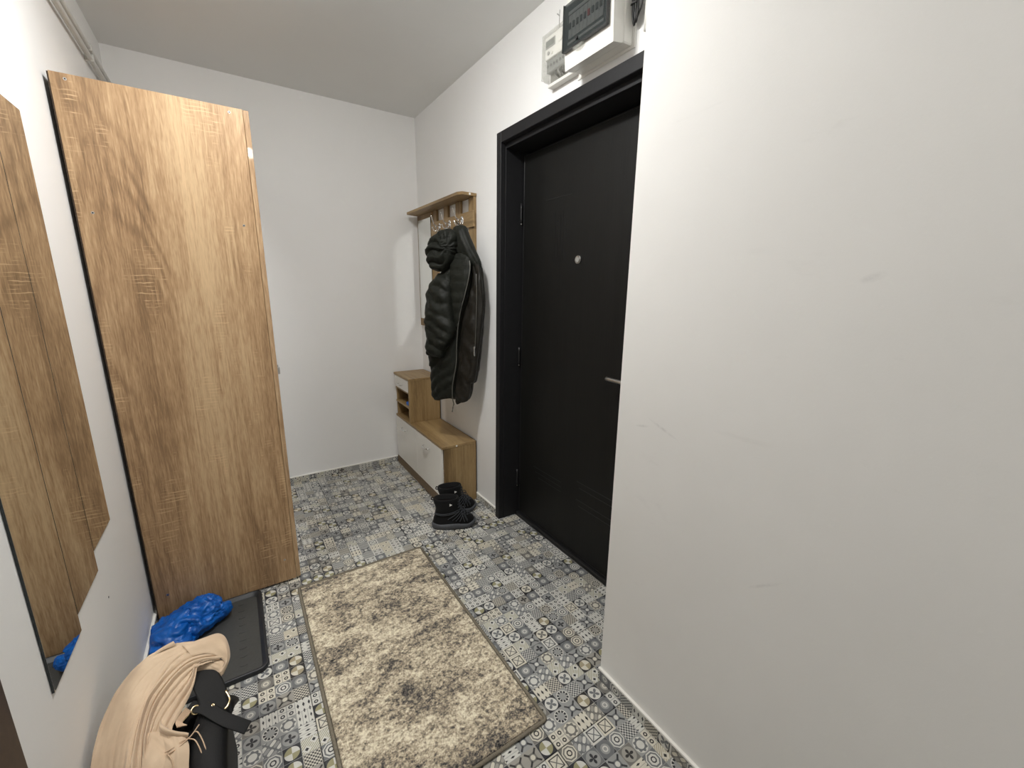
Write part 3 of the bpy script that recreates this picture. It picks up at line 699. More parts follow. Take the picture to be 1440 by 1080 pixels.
# hood edge pulled up to the hook and falling to the right shoulder
puff('hood_edge', [(1.713, -0.162, -0.145, 0.006, 0.010), (1.704, -0.192, -0.124, 0.020, 0.012), (1.675, -0.205, -0.104, 0.030, 0.018), (1.640, -0.200, -0.086, 0.034, 0.020), (1.577, -0.172, -0.053, 0.032, 0.020), (1.530, -0.135, -0.026, 0.026, 0.018), (1.49, -0.095, -0.015, 0.016, 0.014), (1.47, -0.07, -0.022, 0.005, 0.012)], 'coat',
     lambda s, z, u, n: quilt((s*1.9+z)*16, 0.005)+wr(s, z, 30, 0.004, 15), nr=60)
tube('hanging_loop', [(-0.0785, -0.800, 1.758), (-0.088, -0.832, 1.744), tuple(cpt(-0.165, 1.715, 0.012)), tuple(cpt(-0.150, 1.69, 0.012))], 0.0028, 'webbing', coat, 14, 6)
zl = [(-0.060, 1.519, 0.058), (-0.054, 1.480, 0.062), (-0.061, 1.421, 0.068), (-0.087, 1.330, 0.072), (-0.113, 1.260, 0.072), (-0.140, 1.163, 0.066), (-0.156, 1.047, 0.062), (-0.162, 0.953, 0.060), (-0.178, 0.879, 0.060), (-0.193, 0.805, 0.062), (-0.200, 0.730, 0.054), (-0.197, 0.690, 0.046)]
M['zip'] = plain('zip_metal', (0.20, 0.20, 0.18, 1), 0.35, 0.7)
zp = tube('zipper', [tuple(cpt(s, z, n)) for s, z, n in zl], 0.0032, 'zip', coat, 90, 6)
tube('zipper_pull', [tuple(cpt(-0.199, 0.692, 0.048)), tuple(cpt(-0.203, 0.672, 0.05)), tuple(cpt(-0.208, 0.645, 0.05))], lambda t: 0.0045-0.002*abs(math.sin(2*PI*t)), 'zip', zp, 12, 6)
sp_ = tube('pocket_zip', [tuple(cpt(s, z, n)) for s, z, n in ((-0.026, 1.45, 0.044), (-0.022, 1.35, 0.046), (-0.026, 1.22, 0.046), (-0.032, 1.12, 0.046), (-0.037, 1.045, 0.046))], 0.0022, 'zip', coat, 40, 6)
tube('pull_tab', [tuple(cpt(-0.037, 1.055, 0.050)), tuple(cpt(-0.038, 1.045, 0.052)), tuple(cpt(-0.039, 1.002, 0.050))], lambda t: 0.0058 if t < 0.25 else 0.0042, 'chrome', sp_, 12, 8)

# ================================================================ BOOTS
def boot(heel, toe, label):
    h = Vector((heel[0], heel[1], 0)); ax = Vector((toe[0]-heel[0], toe[1]-heel[1], 0)); ax.normalize(); sd = Vector((-ax.y, ax.x, 0))
    t = thing('winter_boot', label, 'boot', tuple(h+ax*0.12), 'pair of black winter boots')
    def loft(name, sl_, mat, par, cap=True, nc=36, dis=None, close=True):
        vs_, fs = [], []
        for (z, a, b, wa, wb) in sl_:       # back, front, half width at heel, half width at ball
            for k in range(nc):
                an = 2*PI*k/nc; ca, sa = math.cos(an), math.sin(an)
                l = (a+b)/2 + (b-a)/2*math.copysign(abs(ca)**0.85, ca)
                f = (l-a)/(b-a); hw = wa+(wb-wa)*f
                y = hw*math.copysign(abs(sa)**0.8, sa)
                zz = z + (dis(l, z) if dis else 0)
                vs_.append(h+ax*l+sd*y+Vector((0, 0, zz)))
        n = len(sl_)
        for i in range(n-1):
            for k in range(nc):
                p, q_ = i*nc+k, i*nc+(k+1) % nc; fs.append((p, q_, q_+nc, p+nc))
        fs.append(tuple(range(nc-1, -1, -1)))
        if cap: fs.append(tuple((n-1)*nc+k for k in range(nc)))
        return from_pd(name, vs_, fs, mat, par)
    so = loft('sole', [(0.004, 0.004, 0.246, 0.036, 0.040), (0.012, -0.002, 0.254, 0.040, 0.046), (0.026, -0.004, 0.256, 0.041, 0.047), (0.036, 0.000, 0.252, 0.039, 0.045)], 'sole', t,
              dis=lambda l, z: (0.006*math.cos(l*45)*(z/0.036) if z > 0.02 else 0)+max(0, (l-0.19)/0.06)**2*0.014)
    loft('outsole', [(0.0, 0.006, 0.236, 0.036, 0.040), (0.006, 0.003, 0.246, 0.037, 0.041)], 'sole_dark', so, dis=lambda l, z: max(0, (l-0.19)/0.06)**2*0.012)
    up = loft('upper', [(0.026, 0.004, 0.249, 0.036, 0.041), (0.045, 0.004, 0.248, 0.037, 0.042), (0.062, 0.008, 0.241, 0.037, 0.040), (0.078, 0.012, 0.225, 0.037, 0.036), (0.090, 0.016, 0.202, 0.036, 0.033), (0.100, 0.018, 0.182, 0.036, 0.032), (0.110, 0.020, 0.168, 0.037, 0.033), (0.122, 0.022, 0.160, 0.040, 0.036), (0.135, 0.022, 0.157, 0.042, 0.038), (0.150, 0.018, 0.156, 0.044, 0.039), (0.168, 0.012, 0.157, 0.045, 0.040), (0.182, 0.010, 0.158, 0.046, 0.041), (0.190, 0.013, 0.156, 0.044, 0.039), (0.188, 0.022, 0.147, 0.036, 0.031), (0.165, 0.030, 0.140, 0.030, 0.026)], 'boot', t)
    loft('lining', [(0.150, 0.034, 0.136, 0.025, 0.022), (0.166, 0.031, 0.139, 0.0295, 0.0255)], 'boot_lining', up)
    def bp(l, y, z): return tuple(h+ax*l+sd*y+Vector((0, 0, z)))
    lc = []
    fr = [(0.228, 0.066), (0.213, 0.084), (0.196, 0.094), (0.180, 0.103), (0.170, 0.115), (0.164, 0.132), (0.161, 0.150), (0.161, 0.168)]
    for k in range(len(fr)-1):
        (l0, z0), (l1, z1) = fr[k], fr[k+1]
        for s in (-1, 1): lc.append(([bp(l0-0.012, s*0.022, z0+0.0), bp((l0+l1)/2+0.003, 0, (z0+z1)/2+0.006), bp(l1-0.012, -s*0.022, z1)], 0.0021, 8))
    laces = tubes('lace', lc, 'lace', t)
    # cords wrapping the ankle and spreading over the side facing the hall
    wrp = []
    for z0, z1, z2 in ((0.108, 0.104, 0.118), (0.102, 0.096, 0.108)):
        wrp.append(([bp(0.022, -0.030, z0), bp(0.060, -0.0395, z1), bp(0.110, -0.038, z1+0.003), bp(0.158, -0.022, z2)], 0.0020, 16))
    for l0, l1, z0, z1 in ((0.092, 0.160, 0.070, 0.110), (0.118, 0.168, 0.062, 0.104), (0.138, 0.176, 0.056, 0.100), (0.160, 0.182, 0.052, 0.098), (0.188, 0.172, 0.050, 0.112), (0.205, 0.185, 0.052, 0.092)):
        wrp.append(([bp(l0, -0.0415, z0), bp((l0+l1)/2, -0.0405, (z0+z1)/2), bp(l1, -0.026, z1)], 0.0019, 12))
    for s in (-1, 1):
        wrp.append(([bp(0.164, s*0.004, 0.128), bp(0.182, s*0.018, 0.134), bp(0.196, s*0.022, 0.112), bp(0.180, s*0.008, 0.118)], 0.0019, 16))
        wrp.append(([bp(0.164, s*0.004, 0.128), bp(0.186, s*0.022-0.01, 0.112), bp(0.196, s*0.020-0.02, 0.082), bp(0.206, s*0.012-0.03, 0.062)], 0.0018, 16))
    tubes('side_cord', wrp, 'lace', t)
    e = [bp(0.104, -0.0462, 0.155), bp(0.104, -0.0462, 0.170), bp(0.118, -0.0458, 0.162)]
    e2 = [tuple(Vector(p)+sd*0.003) for p in e]
    from_pd('emblem', e+e2, [(0, 1, 2), (5, 4, 3), (0, 3, 4, 1), (1, 4, 5, 2), (2, 5, 3, 0)], 'white_plastic', up, False)
    tube('pull_loop', [bp(0.016, 0, 0.176), bp(0.000, 0, 0.182), bp(0.004, 0, 0.196), bp(0.016, 0, 0.188)], 0.003, 'webbing', t, 14, 6)
    return t
boot((-0.396, -1.069), (-0.170, -1.176), 'black lace-up winter boot standing farther out on the open floor')
boot((-0.322, -0.962), (-0.076, -1.010), 'black lace-up winter boot standing against the end of the bench')

# ================================================================ ELECTRICITY METER AND FUSE BOX
fb = thing('fuse_box', 'white fuse box with smoked window above the black door', 'fuse box', (0, -1.9, 2.175))
box('base', -0.001, -0.045, -1.765, -2.015, 2.182, 2.425, 'white_plastic', fb, 0.004)
# front cover: bowed profile
prof = [(-0.0455, 2.180), (-0.088, 2.172), (-0.0915, 2.215), (-0.0935, 2.26), (-0.094, 2.30), (-0.0935, 2.34), (-0.0915, 2.385), (-0.088, 2.430), (-0.0455, 2.424)]
bm = bmesh.new(); A = [bm.verts.new((x, -1.768, z)) for x, z in prof]; B = [bm.verts.new((x, -2.012, z)) for x, z in prof]
bm.faces.new(A); bm.faces.new(B[::-1])
for k in range(len(prof)): bm.faces.new((A[k], B[k], B[(k+1) % len(prof)], A[(k+1) % len(prof)]))
cv = from_bm('front_cover', bm, 'white_plastic', fb)
wn_ = box('window_recess', -0.0935, -0.0965, -1.772, -1.993, 2.229, 2.375, 'dark_plastic', cv, 0.002)
for k in range(9):
    y = -1.795-0.0195*k
    br_ = box('breaker', -0.0965, -0.1005, y, y-0.0185, 2.262, 2.335, 'grey_plastic', cv, 0.0008)
    box('toggle', -0.1005, -0.1045, y-0.004, y-0.0145, 2.290, 2.310, 'red' if k == 5 else 'dark_plastic', br_, 0.001)
boxes('breaker_strip', [(-0.0965, -0.0985, -1.79, -1.972, 2.340, 2.350), (-0.0965, -0.0985, -1.79, -1.972, 2.246, 2.254)], 'grey_plastic', cv)
prism('window', [(-0.0966, 2.231), (-0.106, 2.229), (-0.109, 2.30), (-0.107, 2.373), (-0.0966, 2.375)], 'y', -1.7725, -1.9925, 'smoked', cv)
boxes('window_frame', [(-0.0966, -0.1085, -1.7705, -1.7735, 2.226, 2.376), (-0.0966, -0.1085, -1.9925, -1.9955, 2.226, 2.376), (-0.0966, -0.107, -1.7735, -1.9925, 2.225, 2.2295)], 'dark_plastic', cv)
prism('window_tab', [(-1.852+0.026*math.cos(a), 2.225+0.013*math.sin(a)) for a in [PI+PI*k/12 for k in range(13)]], 'x', -0.0925, -0.1045, 'clear', cv)
disc('window_latch', (-0.107, -1.852, 2.243), 'x', 0.0055, -0.006, 'dark_plastic', cv, 12)
boxes('backing_plate', [(-0.0008, -0.004, -1.745, -2.03, 2.172, 2.43)], 'white_plastic', fb, 0.001)

mt = thing('electricity_meter', 'clear-cased electricity meter mounted beside the fuse box', 'meter', (0, -1.66, 2.205))
box('base_plate', -0.0045, -0.016, -1.585, -1.742, 2.212, 2.372, 'grey_plastic', mt, 0.002)
fp = box('face_plate', -0.0165, -0.048, -1.588, -1.738, 2.285, 2.366, 'white_plastic', mt, 0.002)
box('display_bezel', -0.048, -0.0505, -1.593, -1.652, 2.322, 2.352, 'grey_plastic', fp, 0.001)
box('display', -0.0506, -0.0515, -1.597, -1.648, 2.327, 2.348, 'lcd', fp, 0.0002)
disc('optical_port', (-0.048, -1.682, 2.336), 'x', 0.017, -0.004, 'white_plastic', fp, 24, 0.001)
disc('push_button', (-0.048, -1.612, 2.305), 'x', 0.007, -0.004, 'grey_plastic', fp, 16, 0.001)
disc('push_button', (-0.048, -1.634, 2.300), 'x', 0.006, -0.004, 'white_plastic', fp, 16, 0.001)
box('rating_label', -0.048, -0.0486, -1.652, -1.725, 2.292, 2.316, 'trim_white', fp, 0)
M['mid_grey'] = plain('mid_grey_plastic', hexc(104, 106, 104), 0.45)
tb = box('terminal_block', -0.0165, -0.042, -1.592, -1.735, 2.240, 2.2845, 'mid_grey', mt, 0.002)
for k in range(7): disc('terminal_screw', (-0.042, -1.603-0.019*k, 2.262), 'x', 0.006, -0.002, 'dark_plastic', tb, 10)
for k in range(5): tube('wire', [(-0.030, -1.64-0.018*k, 2.240), (-0.034, -1.642-0.018*k, 2.228), (-0.022, -1.65-0.016*k, 2.216)], 0.004, ('cable', 'grey_plastic', 'cable', 'dark_plastic', 'cable')[k], tb, 8, 6)
prism('clear_case', [(-0.0165, 2.208), (-0.046, 2.209), (-0.057, 2.224), (-0.058, 2.30), (-0.056, 2.366), (-0.0165, 2.370)], 'y', -1.583, -1.744, 'clear', mt, 0.0015)
boxes('case_rim', [(-0.0165, -0.059, -1.580, -1.5825, 2.214, 2.370), (-0.0165, -0.058, -1.580, -1.744, 2.3705, 2.3735)], 'clear', mt)
tube('seal_wire', [(-0.042, -1.668, 2.372), (-0.043, -1.668, 2.40), (-0.043, -1.669, 2.432)], 0.0016, 'grey_plastic', mt, 10, 6)
tube('seal_wire', [(-0.043, -1.668, 2.412), (-0.044, -1.662, 2.418), (-0.044, -1.655, 2.424)], 0.0022, 'grey_plastic', mt, 6, 6)
box('mounting_rail', -0.0005, -0.030, -1.588, -1.752, 2.192, 2.204, 'white_plastic', mt, 0.001)
boxes('mounting_plate', [(-0.0005, -0.004, -1.60, -1.744, 2.2045, 2.37)], 'white_plastic', mt)

cb = thing('cable_bundle', 'coiled black cable hanging on the wall beside the fuse box', 'cable', (0, -2.045, 2.22))
lp = []
for k in range(4):
    y = -2.030-0.0035*k; x = -0.020-0.004*(k % 2)
    lp.append(([(x, y, 2.46), (x-0.006, y+0.004, 2.36), (x-0.003, y+0.003, 2.27), (x, y-0.004, 2.228+0.003*k), (x-0.004, y-0.013, 2.26), (x, y-0.011, 2.36), (x, y-0.010, 2.46)], 0.003, 40))
tubes('cable_loop', lp, 'cable', cb, 8)
tube('tie_wrap', [(-0.030, -2.026+0.0, 2.285), (-0.034, -2.036, 2.285), (-0.030, -2.052, 2.285)], 0.003, 'cable', cb, 8, 6)
tube('cable_end', [(-0.018, -2.040, 2.240), (-0.02, -2.060, 2.27), (-0.02, -2.075, 2.31), (-0.012, -2.10, 2.335), (-0.010, -2.14, 2.345), (-0.012, -2.20, 2.35)], 0.0028, 'cable', cb, 30, 8)
cdt = thing('wall_conduit', 'short white conduit stub behind the black cable', 'conduit', (0, -2.085, 2.20))
tube('conduit_tube', [(-0.011, -2.082, 2.196), (-0.011, -2.082, 2.546)], 0.010, 'white_plastic', cdt, 6, 12)
box('conduit_clip', -0.0005, -0.0225, -2.068, -2.096, 2.30, 2.312, 'white_plastic', cdt, 0.002)

# ================================================================ RUG
rx0, rx1, ry0, ry1 = -1.121, -0.528, -2.325, -1.220
rug = thing('rug', 'short-pile rug mottled in cream, tan and charcoal', 'rug', ((rx0+rx1)/2, (ry0+ry1)/2, 0))
NX, NY = 240, 440
vs_, fs = [], []
for j in range(NY+1):
    for i in range(NX+1):
        x = rx0+0.006+(rx1-rx0-0.012)*i/NX; y = ry0+0.006+(ry1-ry0-0.012)*j/NY
        e = min(i, NX-i, j*1.0, NY-j)
        z = 0.0085+0.0024*random.random()+0.0016*noise.noise(Vector((x*30, y*30, 0)))
        if e == 0: z = 0.002
        elif e < 3: z -= 0.002
        vs_.append((x+random.uniform(-.0009, .0009), y+random.uniform(-.0009, .0009), z))
for j in range(NY):
    for i in range(NX):
        a = j*(NX+1)+i; fs.append((a, a+1, a+NX+2, a+NX+1))
pile = from_pd('pile', vs_, fs, 'rug', rug, False); pile['kind'] = 'stuff'
def edge_path():
    r = 0.012; out = []
    for cx_, cy_, a in ((rx1-r, ry1-r, 0), (rx0+r, ry1-r, 90), (rx0+r, ry0+r, 180), (rx1-r, ry0+r, 270)):
        for k in range(5):
            t = math.radians(a+22.5*k); out.append(Vector((cx_+r*math.cos(t), cy_+r*math.sin(t), 0.0055)))
    out.append(out[0].copy()); return out
v, f = tube_data(edge_path(), 0.0054, 8, (1.15, 1.0), (0, 0, 1)); from_pd('edge_binding', v, f, 'binding', rug)
box('backing', rx0+0.008, rx1-0.008, ry0+0.008, ry1-0.008, 0.0006, 0.0035, 'binding', rug, 0)

# ================================================================ BOOT TRAY
tx0, tx1, ty0, ty1 = -1.622, -1.268, -1.628, -1.150
tr = thing('boot_tray', 'black plastic boot tray on the floor beside the wardrobe', 'tray', ((tx0+tx1)/2, (ty0+ty1)/2, 0))
prism('tray_base', rounded(tx0+0.012, tx1-0.012, ty0+0.012, ty1-0.012, 0.022), 'z', 0.0006, 0.005, 'tray', tr)
rim = []
for o_, z in ((0.0, 0.0008), (-0.002, 0.018), (0.002, 0.021), (0.008, 0.020), (0.016, 0.0062), (0.020, 0.0054)):
    rim.append([(p[0], p[1], z) for p in rounded(tx0+o_, tx1-o_, ty0+o_, ty1-o_, 0.030-max(o_, 0)*0.6, 6)])
vs_, fs = [], []; n = len(rim[0])
for ring_ in rim: vs_ += ring_
for i in range(len(rim)-1):
    for k in range(n):
        a, b_ = i*n+k, i*n+(k+1) % n; fs.append((a, b_, b_+n, a+n))
from_pd('tray_rim', vs_, fs, 'tray_rim', tr)
for cx_ in (-1.54, -1.445, -1.345):
    for k in range(9):
        y = -1.20-0.045*k
        tube('rib', [(cx_-0.012, y-0.002, 0.0052), (cx_, y-0.005, 0.0056), (cx_+0.012, y-0.002, 0.0052)], 0.0013, 'tray', tr, 6, 6)

# ================================================================ BLUE BAG
def crumple(name, mat, parent, blobs, sub=5):
    V_, F_ = [], []
    for (c, rad, sd, rot) in blobs:
        bm = bmesh.new(); bmesh.ops.create_icosphere(bm, subdivisions=sub, radius=1.0)
        mr = Matrix.Rotation(rot, 3, 'Z')
        for vtx in bm.verts:
            d = vtx.co.normalized()
            q = d*1.7+Vector((sd, sd*2.1, -sd))
            n1 = 1-2*abs(noise.noise(q)); n2 = 1-2*abs(noise.noise(q*2.3)); n3 = noise.noise(q*6)
            r = 0.83+0.22*n1+0.07*n2+0.01*n3
            p = Vector((d.x*rad[0]*r, d.y*rad[1]*r, d.z*rad[2]*r))
            p = mr @ p + Vector(c)
            p.z = max(p.z, (0.0225 if p.x < -1.597 or p.y > -1.176 else 0.0062)+0.001*abs(n3)); p.x = max(p.x, -W+0.012); p.y = min(p.y, wy-0.002)
            vtx.co = p
        o = len(V_); bm.verts.ensure_lookup_table()
        V_ += [v.co.copy() for v in bm.verts]; F_ += [tuple(v.index+o for v in f.verts) for f in bm.faces]; bm.free()
    return from_pd(name, V_, F_, mat, parent)
tag(crumple('plastic_bag', 'blue_film', None, [((-1.575, -1.285, 0.030), (0.085, 0.105, 0.060), 1.3, 0.2), ((-1.51, -1.25, 0.045), (0.10, 0.085, 0.055), 4.1, 0.5), ((-1.475, -1.235, 0.070), (0.070, 0.055, 0.050), 7.7, -0.3), ((-1.425, -1.255, 0.045), (0.052, 0.030, 0.036), 2.6, 0.4), ((-1.56, -1.36, 0.022), (0.06, 0.05, 0.03), 9.2, 0.0)]), 'crumpled blue plastic bag lying on the boot tray', 'plastic bag')

# ================================================================ HANDBAG
hb = thing('handbag', 'black handbag with gold fittings standing by the left wall', 'handbag', (-1.49, -2.03, 0))
bm = bmesh.new(); bm_box(bm, -1.595, -1.366, -2.215, -1.890, 0.001, 0.238, 0.026, 4)
for vtx in bm.verts:
    k = vtx.co.z/0.238; vtx.co.x = -1.480+(vtx.co.x+1.480)*(1-0.06*k); vtx.co.y = -2.05+(vtx.co.y+2.05)*(1-0.05*k)
body = from_bm('bag_body', bm, 'leather', hb, True)
# open top edge rising towards the strap
fl = tube('top_flap', [(-1.380, -1.925, 0.225), (-1.388, -1.965, 0.250), (-1.400, -2.020, 0.256), (-1.405, -2.09, 0.250), (-1.405, -2.17, 0.236)], 0.030, 'leather', hb, 30, 14, (1.35, 0.55), (0.1, -0.2, 0.95))
tube('gold_zip', [(-1.445, -1.979, 0.281), (-1.456, -1.988, 0.279), (-1.468, -1.998, 0.276)], 0.0026, 'gold', hb, 14, 6)
def ring3(name, c, r, nrm, rad, mat, par, sq=1.0):
    nrm = Vector(nrm).normalized(); a = nrm.orthogonal().normalized(); b_ = nrm.cross(a)
    pts = [Vector(c)+a*(r*math.cos(2*PI*k/24))+b_*(r*sq*math.sin(2*PI*k/24)) for k in range(25)]
    v, f = tube_data(pts, rad, 8); return from_pd(name, v, f, mat, par)
ring3('gold_ring', (-1.432, -1.977, 0.283), 0.0095, (0.3, -0.5, 0.8), 0.0024, 'gold', hb)
st = tube('strap', [(-1.462, -1.835, 0.285), (-1.428, -1.868, 0.300), (-1.404, -1.925, 0.295), (-1.388, -1.985, 0.272), (-1.384, -2.01, 0.258)], 0.026, 'webbing', hb, 34, 12, (1.25, 0.09), (0.25, -0.35, 0.9))
st2 = tube('strap', [(-1.448, -1.958, 0.284), (-1.414, -1.982, 0.284), (-1.372, -2.030, 0.270), (-1.345, -2.052, 0.258), (-1.322, -2.066, 0.244)], 0.0165, 'webbing', hb, 30, 12, (1.0, 0.10), (0.3, -0.3, 0.9))
tube('gold_slider', [(-1.366, -1.962, 0.290), (-1.358, -1.985, 0.282), (-1.362, -2.000, 0.278), (-1.370, -2.008, 0.276)], 0.0026, 'gold', st, 18, 8)
ring3('gold_stud', (-1.395, -1.984, 0.281), 0.0028, (0.2, -0.3, 0.9), 0.002, 'gold', st)

# ================================================================ SCARF
scf = thing('scarf', 'beige woollen scarf draped in folds over the black handbag', 'scarf', (-1.52, -1.98, 0.25))
SV, SF = [], []
def sheet(guides, nu, nv, disp, thick=0.010):
    """cloth laid through guide curves (running along the folds); disp(t along, b across) lifts it"""
    cur = [catmull(g_, nu) for g_ in guides]
    top, bot = [], []
    P_ = [[None]*(nv+1) for _ in range(nu+1)]
    for i in range(nu+1):
        row = catmull([c[i] for c in cur], nv)
        for j in range(nv+1): P_[i][j] = row[j]
    o = len(SV)
    for side in (0, 1):
        for i in range(nu+1):
            for j in range(nv+1):
                du = P_[min(i+1, nu)][j]-P_[max(i-1, 0)][j]; dv = P_[i][min(j+1, nv)]-P_[i][max(j-1, 0)]
                n = du.cross(dv)
                n = n.normalized() if n.length > 1e-9 else Vector((0, 0, 1))
                if n.dot(Vector((0.1, -0.6, 0.8))) < 0: n = -n
                n = (n+Vector((0.05, -0.35, 0.6))).normalized()
                d = disp(i/nu, j/nv)
                e = min(1.0, min(i, nu-i, j, nv-j)/2.0)
                p = P_[i][j]+n*(d-(thick*e if side else 0))
                p.x = max(p.x, -W+0.0045); p.z = max(p.z, 0.002); SV.append(p)
    m_ = (nu+1)*(nv+1)
    for i in range(nu):
        for j in range(nv):
            a = o+i*(nv+1)+j; q_ = (a, a+1, a+nv+2, a+nv+1); SF.append(q_); SF.append(tuple(x+m_ for x in q_[::-1]))
def nz(a, b_, c=0.0): return noise.noise(Vector((a, b_, c)))
def pleat(x, sharp=0.5):      # rounded ridge, sharp valley
    t = x-math.floor(x); return max(0.0, math.sin(PI*t))**sharp
def dispA(t, b_):
    w_ = b_+0.030*nz(t*2.5, b_*2, 1)+0.02*math.sin(t*5)*b_
    amp = (0.004+0.013*min(1, max(0, (w_-0.30)/0.25)))*(0.35+0.65*math.sin(PI*min(1, t*0.75+0.14)))
    k = 9.5*max(0.0, w_)**1.35+0.4*nz(t*1.6, b_*3, 4)
    amp *= 0.45+1.1*abs(nz(b_*7.0, t*1.2, 12))*1.6
    return amp*(pleat(k, 0.55)-0.2)+0.004*nz(t*6, b_*7, 2)+0.0015*nz(t*20, b_*24, 6)+0.004
drop = lambda p, dx: [(p[0]+dx, p[1]-0.07, p[2]-0.07), (p[0]+dx, p[1]-0.12, p[2]-0.16), (p[0]+dx, p[1]-0.14, 0.004)]
GA = [
    [(-1.482, -1.757, 0.335), (-1.546, -1.771, 0.334), (-1.596, -1.825, 0.320), (-1.625, -1.915, 0.296), (-1.628, -2.009, 0.265)],
    [(-1.431, -1.781, 0.335), (-1.515, -1.806, 0.330), (-1.564, -1.855, 0.317), (-1.588, -1.940, 0.293), (-1.594, -2.023, 0.268)],
    [(-1.379, -1.793, 0.334), (-1.480, -1.803, 0.332), (-1.525, -1.864, 0.316), (-1.551, -1.935, 0.296), (-1.564, -2.038, 0.264)],
    [(-1.364, -1.835, 0.322), (-1.455, -1.827, 0.326), (-1.510, -1.874, 0.314), (-1.538, -1.935, 0.296), (-1.545, -2.048, 0.262)],
    [(-1.368, -1.861, 0.313), (-1.442, -1.849, 0.320), (-1.495, -1.889, 0.308), (-1.524, -1.948, 0.290), (-1.529, -2.035, 0.266)],
    [(-1.436, -1.852, 0.316), (-1.447, -1.880, 0.309), (-1.480, -1.924, 0.297), (-1.509, -1.975, 0.281), (-1.518, -2.027, 0.268)],
    [(-1.431, -1.863, 0.312), (-1.437, -1.915, 0.300), (-1.456, -1.962, 0.288), (-1.476, -2.000, 0.276), (-1.479, -2.034, 0.266)]]
GA = [g_+drop(g_[-1], 0.0) for g_ in GA]
sheet(GA, 150, 150, dispA)
# doubled end folding over on the right
GE = [[(-1.470, -1.775, 0.334), (-1.415, -1.780, 0.338), (-1.379, -1.782, 0.337), (-1.360, -1.812, 0.326), (-1.354, -1.866, 0.308), (-1.375, -1.907, 0.292)],
      [(-1.456, -1.802, 0.334), (-1.415, -1.808, 0.338), (-1.385, -1.816, 0.334), (-1.368, -1.840, 0.324), (-1.362, -1.872, 0.308), (-1.376, -1.900, 0.294)],
      [(-1.442, -1.829, 0.328), (-1.415, -1.837, 0.330), (-1.393, -1.849, 0.324), (-1.374, -1.866, 0.316), (-1.368, -1.880, 0.306), (-1.381, -1.893, 0.298)]]
sheet(GE, 60, 30, lambda t, b_: 0.008*max(0, math.sin(PI*b_))**0.6+0.004*nz(t*4, b_*3, 8)+0.003, 0.014)
GU = [[(-1.440, -1.832, 0.322), (-1.415, -1.840, 0.322), (-1.390, -1.853, 0.316), (-1.366, -1.872, 0.308)],
      [(-1.438, -1.848, 0.312), (-1.412, -1.858, 0.308), (-1.392, -1.868, 0.302), (-1.372, -1.886, 0.298)],
      [(-1.440, -1.858, 0.302), (-1.408, -1.872, 0.298), (-1.394, -1.880, 0.294), (-1.376, -1.904, 0.290)]]
sheet(GU, 40, 24, lambda t, b_: 0.006*math.sin(PI*b_)+0.002*nz(t*4, b_*4, 9), 0.008)
# little turned-up edge at the back
GB = [[(-1.545, -1.772, 0.336), (-1.515, -1.764, 0.345), (-1.488, -1.760, 0.350)], [(-1.540, -1.782, 0.338), (-1.512, -1.776, 0.343), (-1.482, -1.772, 0.342)]]
sheet(GB, 24, 10, lambda t, b_: 0.004*math.sin(PI*b_), 0.006)
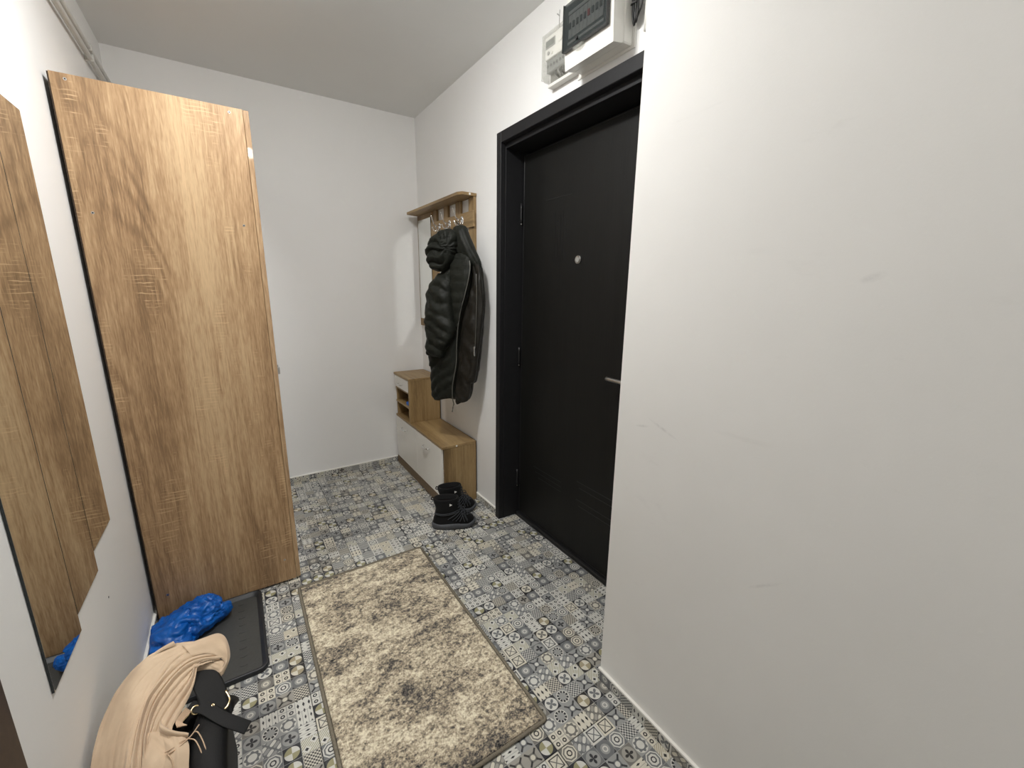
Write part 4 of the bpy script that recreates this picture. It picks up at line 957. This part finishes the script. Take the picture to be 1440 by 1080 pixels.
# front end hanging over the bag, with a rolled hem
GT = [[(-1.535, -1.985, 0.276), (-1.532, -2.024, 0.272), (-1.530, -2.075, 0.260), (-1.528, -2.15, 0.235), (-1.526, -2.225, 0.15), (-1.526, -2.235, 0.02)],
      [(-1.505, -1.998, 0.285), (-1.488, -2.042, 0.276), (-1.485, -2.088, 0.264), (-1.485, -2.16, 0.240), (-1.485, -2.230, 0.15), (-1.485, -2.240, 0.02)],
      [(-1.468, -2.018, 0.276), (-1.444, -2.056, 0.270), (-1.441, -2.108, 0.258), (-1.442, -2.17, 0.240), (-1.444, -2.230, 0.15), (-1.446, -2.240, 0.02)]]
sheet(GT, 70, 50, lambda t, b_: 0.010*pleat(b_*1.6+0.2+0.2*t, 0.7)+0.006*nz(t*7, b_*5, 3)+0.005*math.exp(-((b_-0.72-0.1*t)/0.07)**2), 0.010)
GH = [[(-1.500, -1.972, 0.284), (-1.492, -1.998, 0.292), (-1.470, -2.022, 0.288), (-1.444, -2.034, 0.276)],
      [(-1.506, -1.984, 0.286), (-1.496, -2.012, 0.290), (-1.470, -2.036, 0.284), (-1.446, -2.044, 0.272)]]
sheet(GH, 40, 16, lambda t, b_: 0.012*max(0, math.sin(PI*b_))**0.5+0.002*nz(t*5, b_, 5), 0.010)
from_pd('cloth', SV, SF, 'scarf', scf)
V_, F_ = [], []
v, f = tube_data(catmull([(-1.42, -1.83, 0.290), (-1.50, -1.835, 0.290), (-1.555, -1.90, 0.268), (-1.570, -1.99, 0.235), (-1.575, -2.08, 0.16), (-1.58, -2.15, 0.06)], 40), lambda t: 0.040+0.008*math.sin(PI*t), 20, (1.0, 0.55), (0, -0.4, 0.9))
from_pd('inner_layer', v, f, 'scarf', scf)
fr = [([(-1.478, -2.058, 0.279), (-1.455, -2.055, 0.283), (-1.440, -2.050, 0.280), (-1.422, -2.030, 0.285)], 0.0015, 14),
      ([(-1.442, -2.050, 0.279), (-1.428, -2.042, 0.280), (-1.416, -2.065, 0.272), (-1.405, -2.105, 0.262)], 0.0014, 16),
      ([(-1.443, -2.052, 0.279), (-1.430, -2.062, 0.276), (-1.420, -2.085, 0.268), (-1.412, -2.113, 0.260)], 0.0014, 16),
      ([(-1.488, -2.062, 0.280), (-1.465, -2.060, 0.282), (-1.442, -2.051, 0.280)], 0.0016, 10),
      ([(-1.484, -2.070, 0.279), (-1.462, -2.066, 0.281), (-1.442, -2.052, 0.280)], 0.0015, 10),
      ([(-1.484, -2.066, 0.279), (-1.474, -2.085, 0.276), (-1.468, -2.110, 0.270)], 0.0014, 10)]
for k in range(7): fr.append(([(-1.452+0.002*k, -1.966-0.003*k, 0.292), (-1.470+0.002*k, -1.992-0.002*k, 0.290), (-1.466+0.003*k, -2.016, 0.291-0.001*k)], 0.0013, 12))
tubes('fringe', fr, 'fringe', scf, 6)
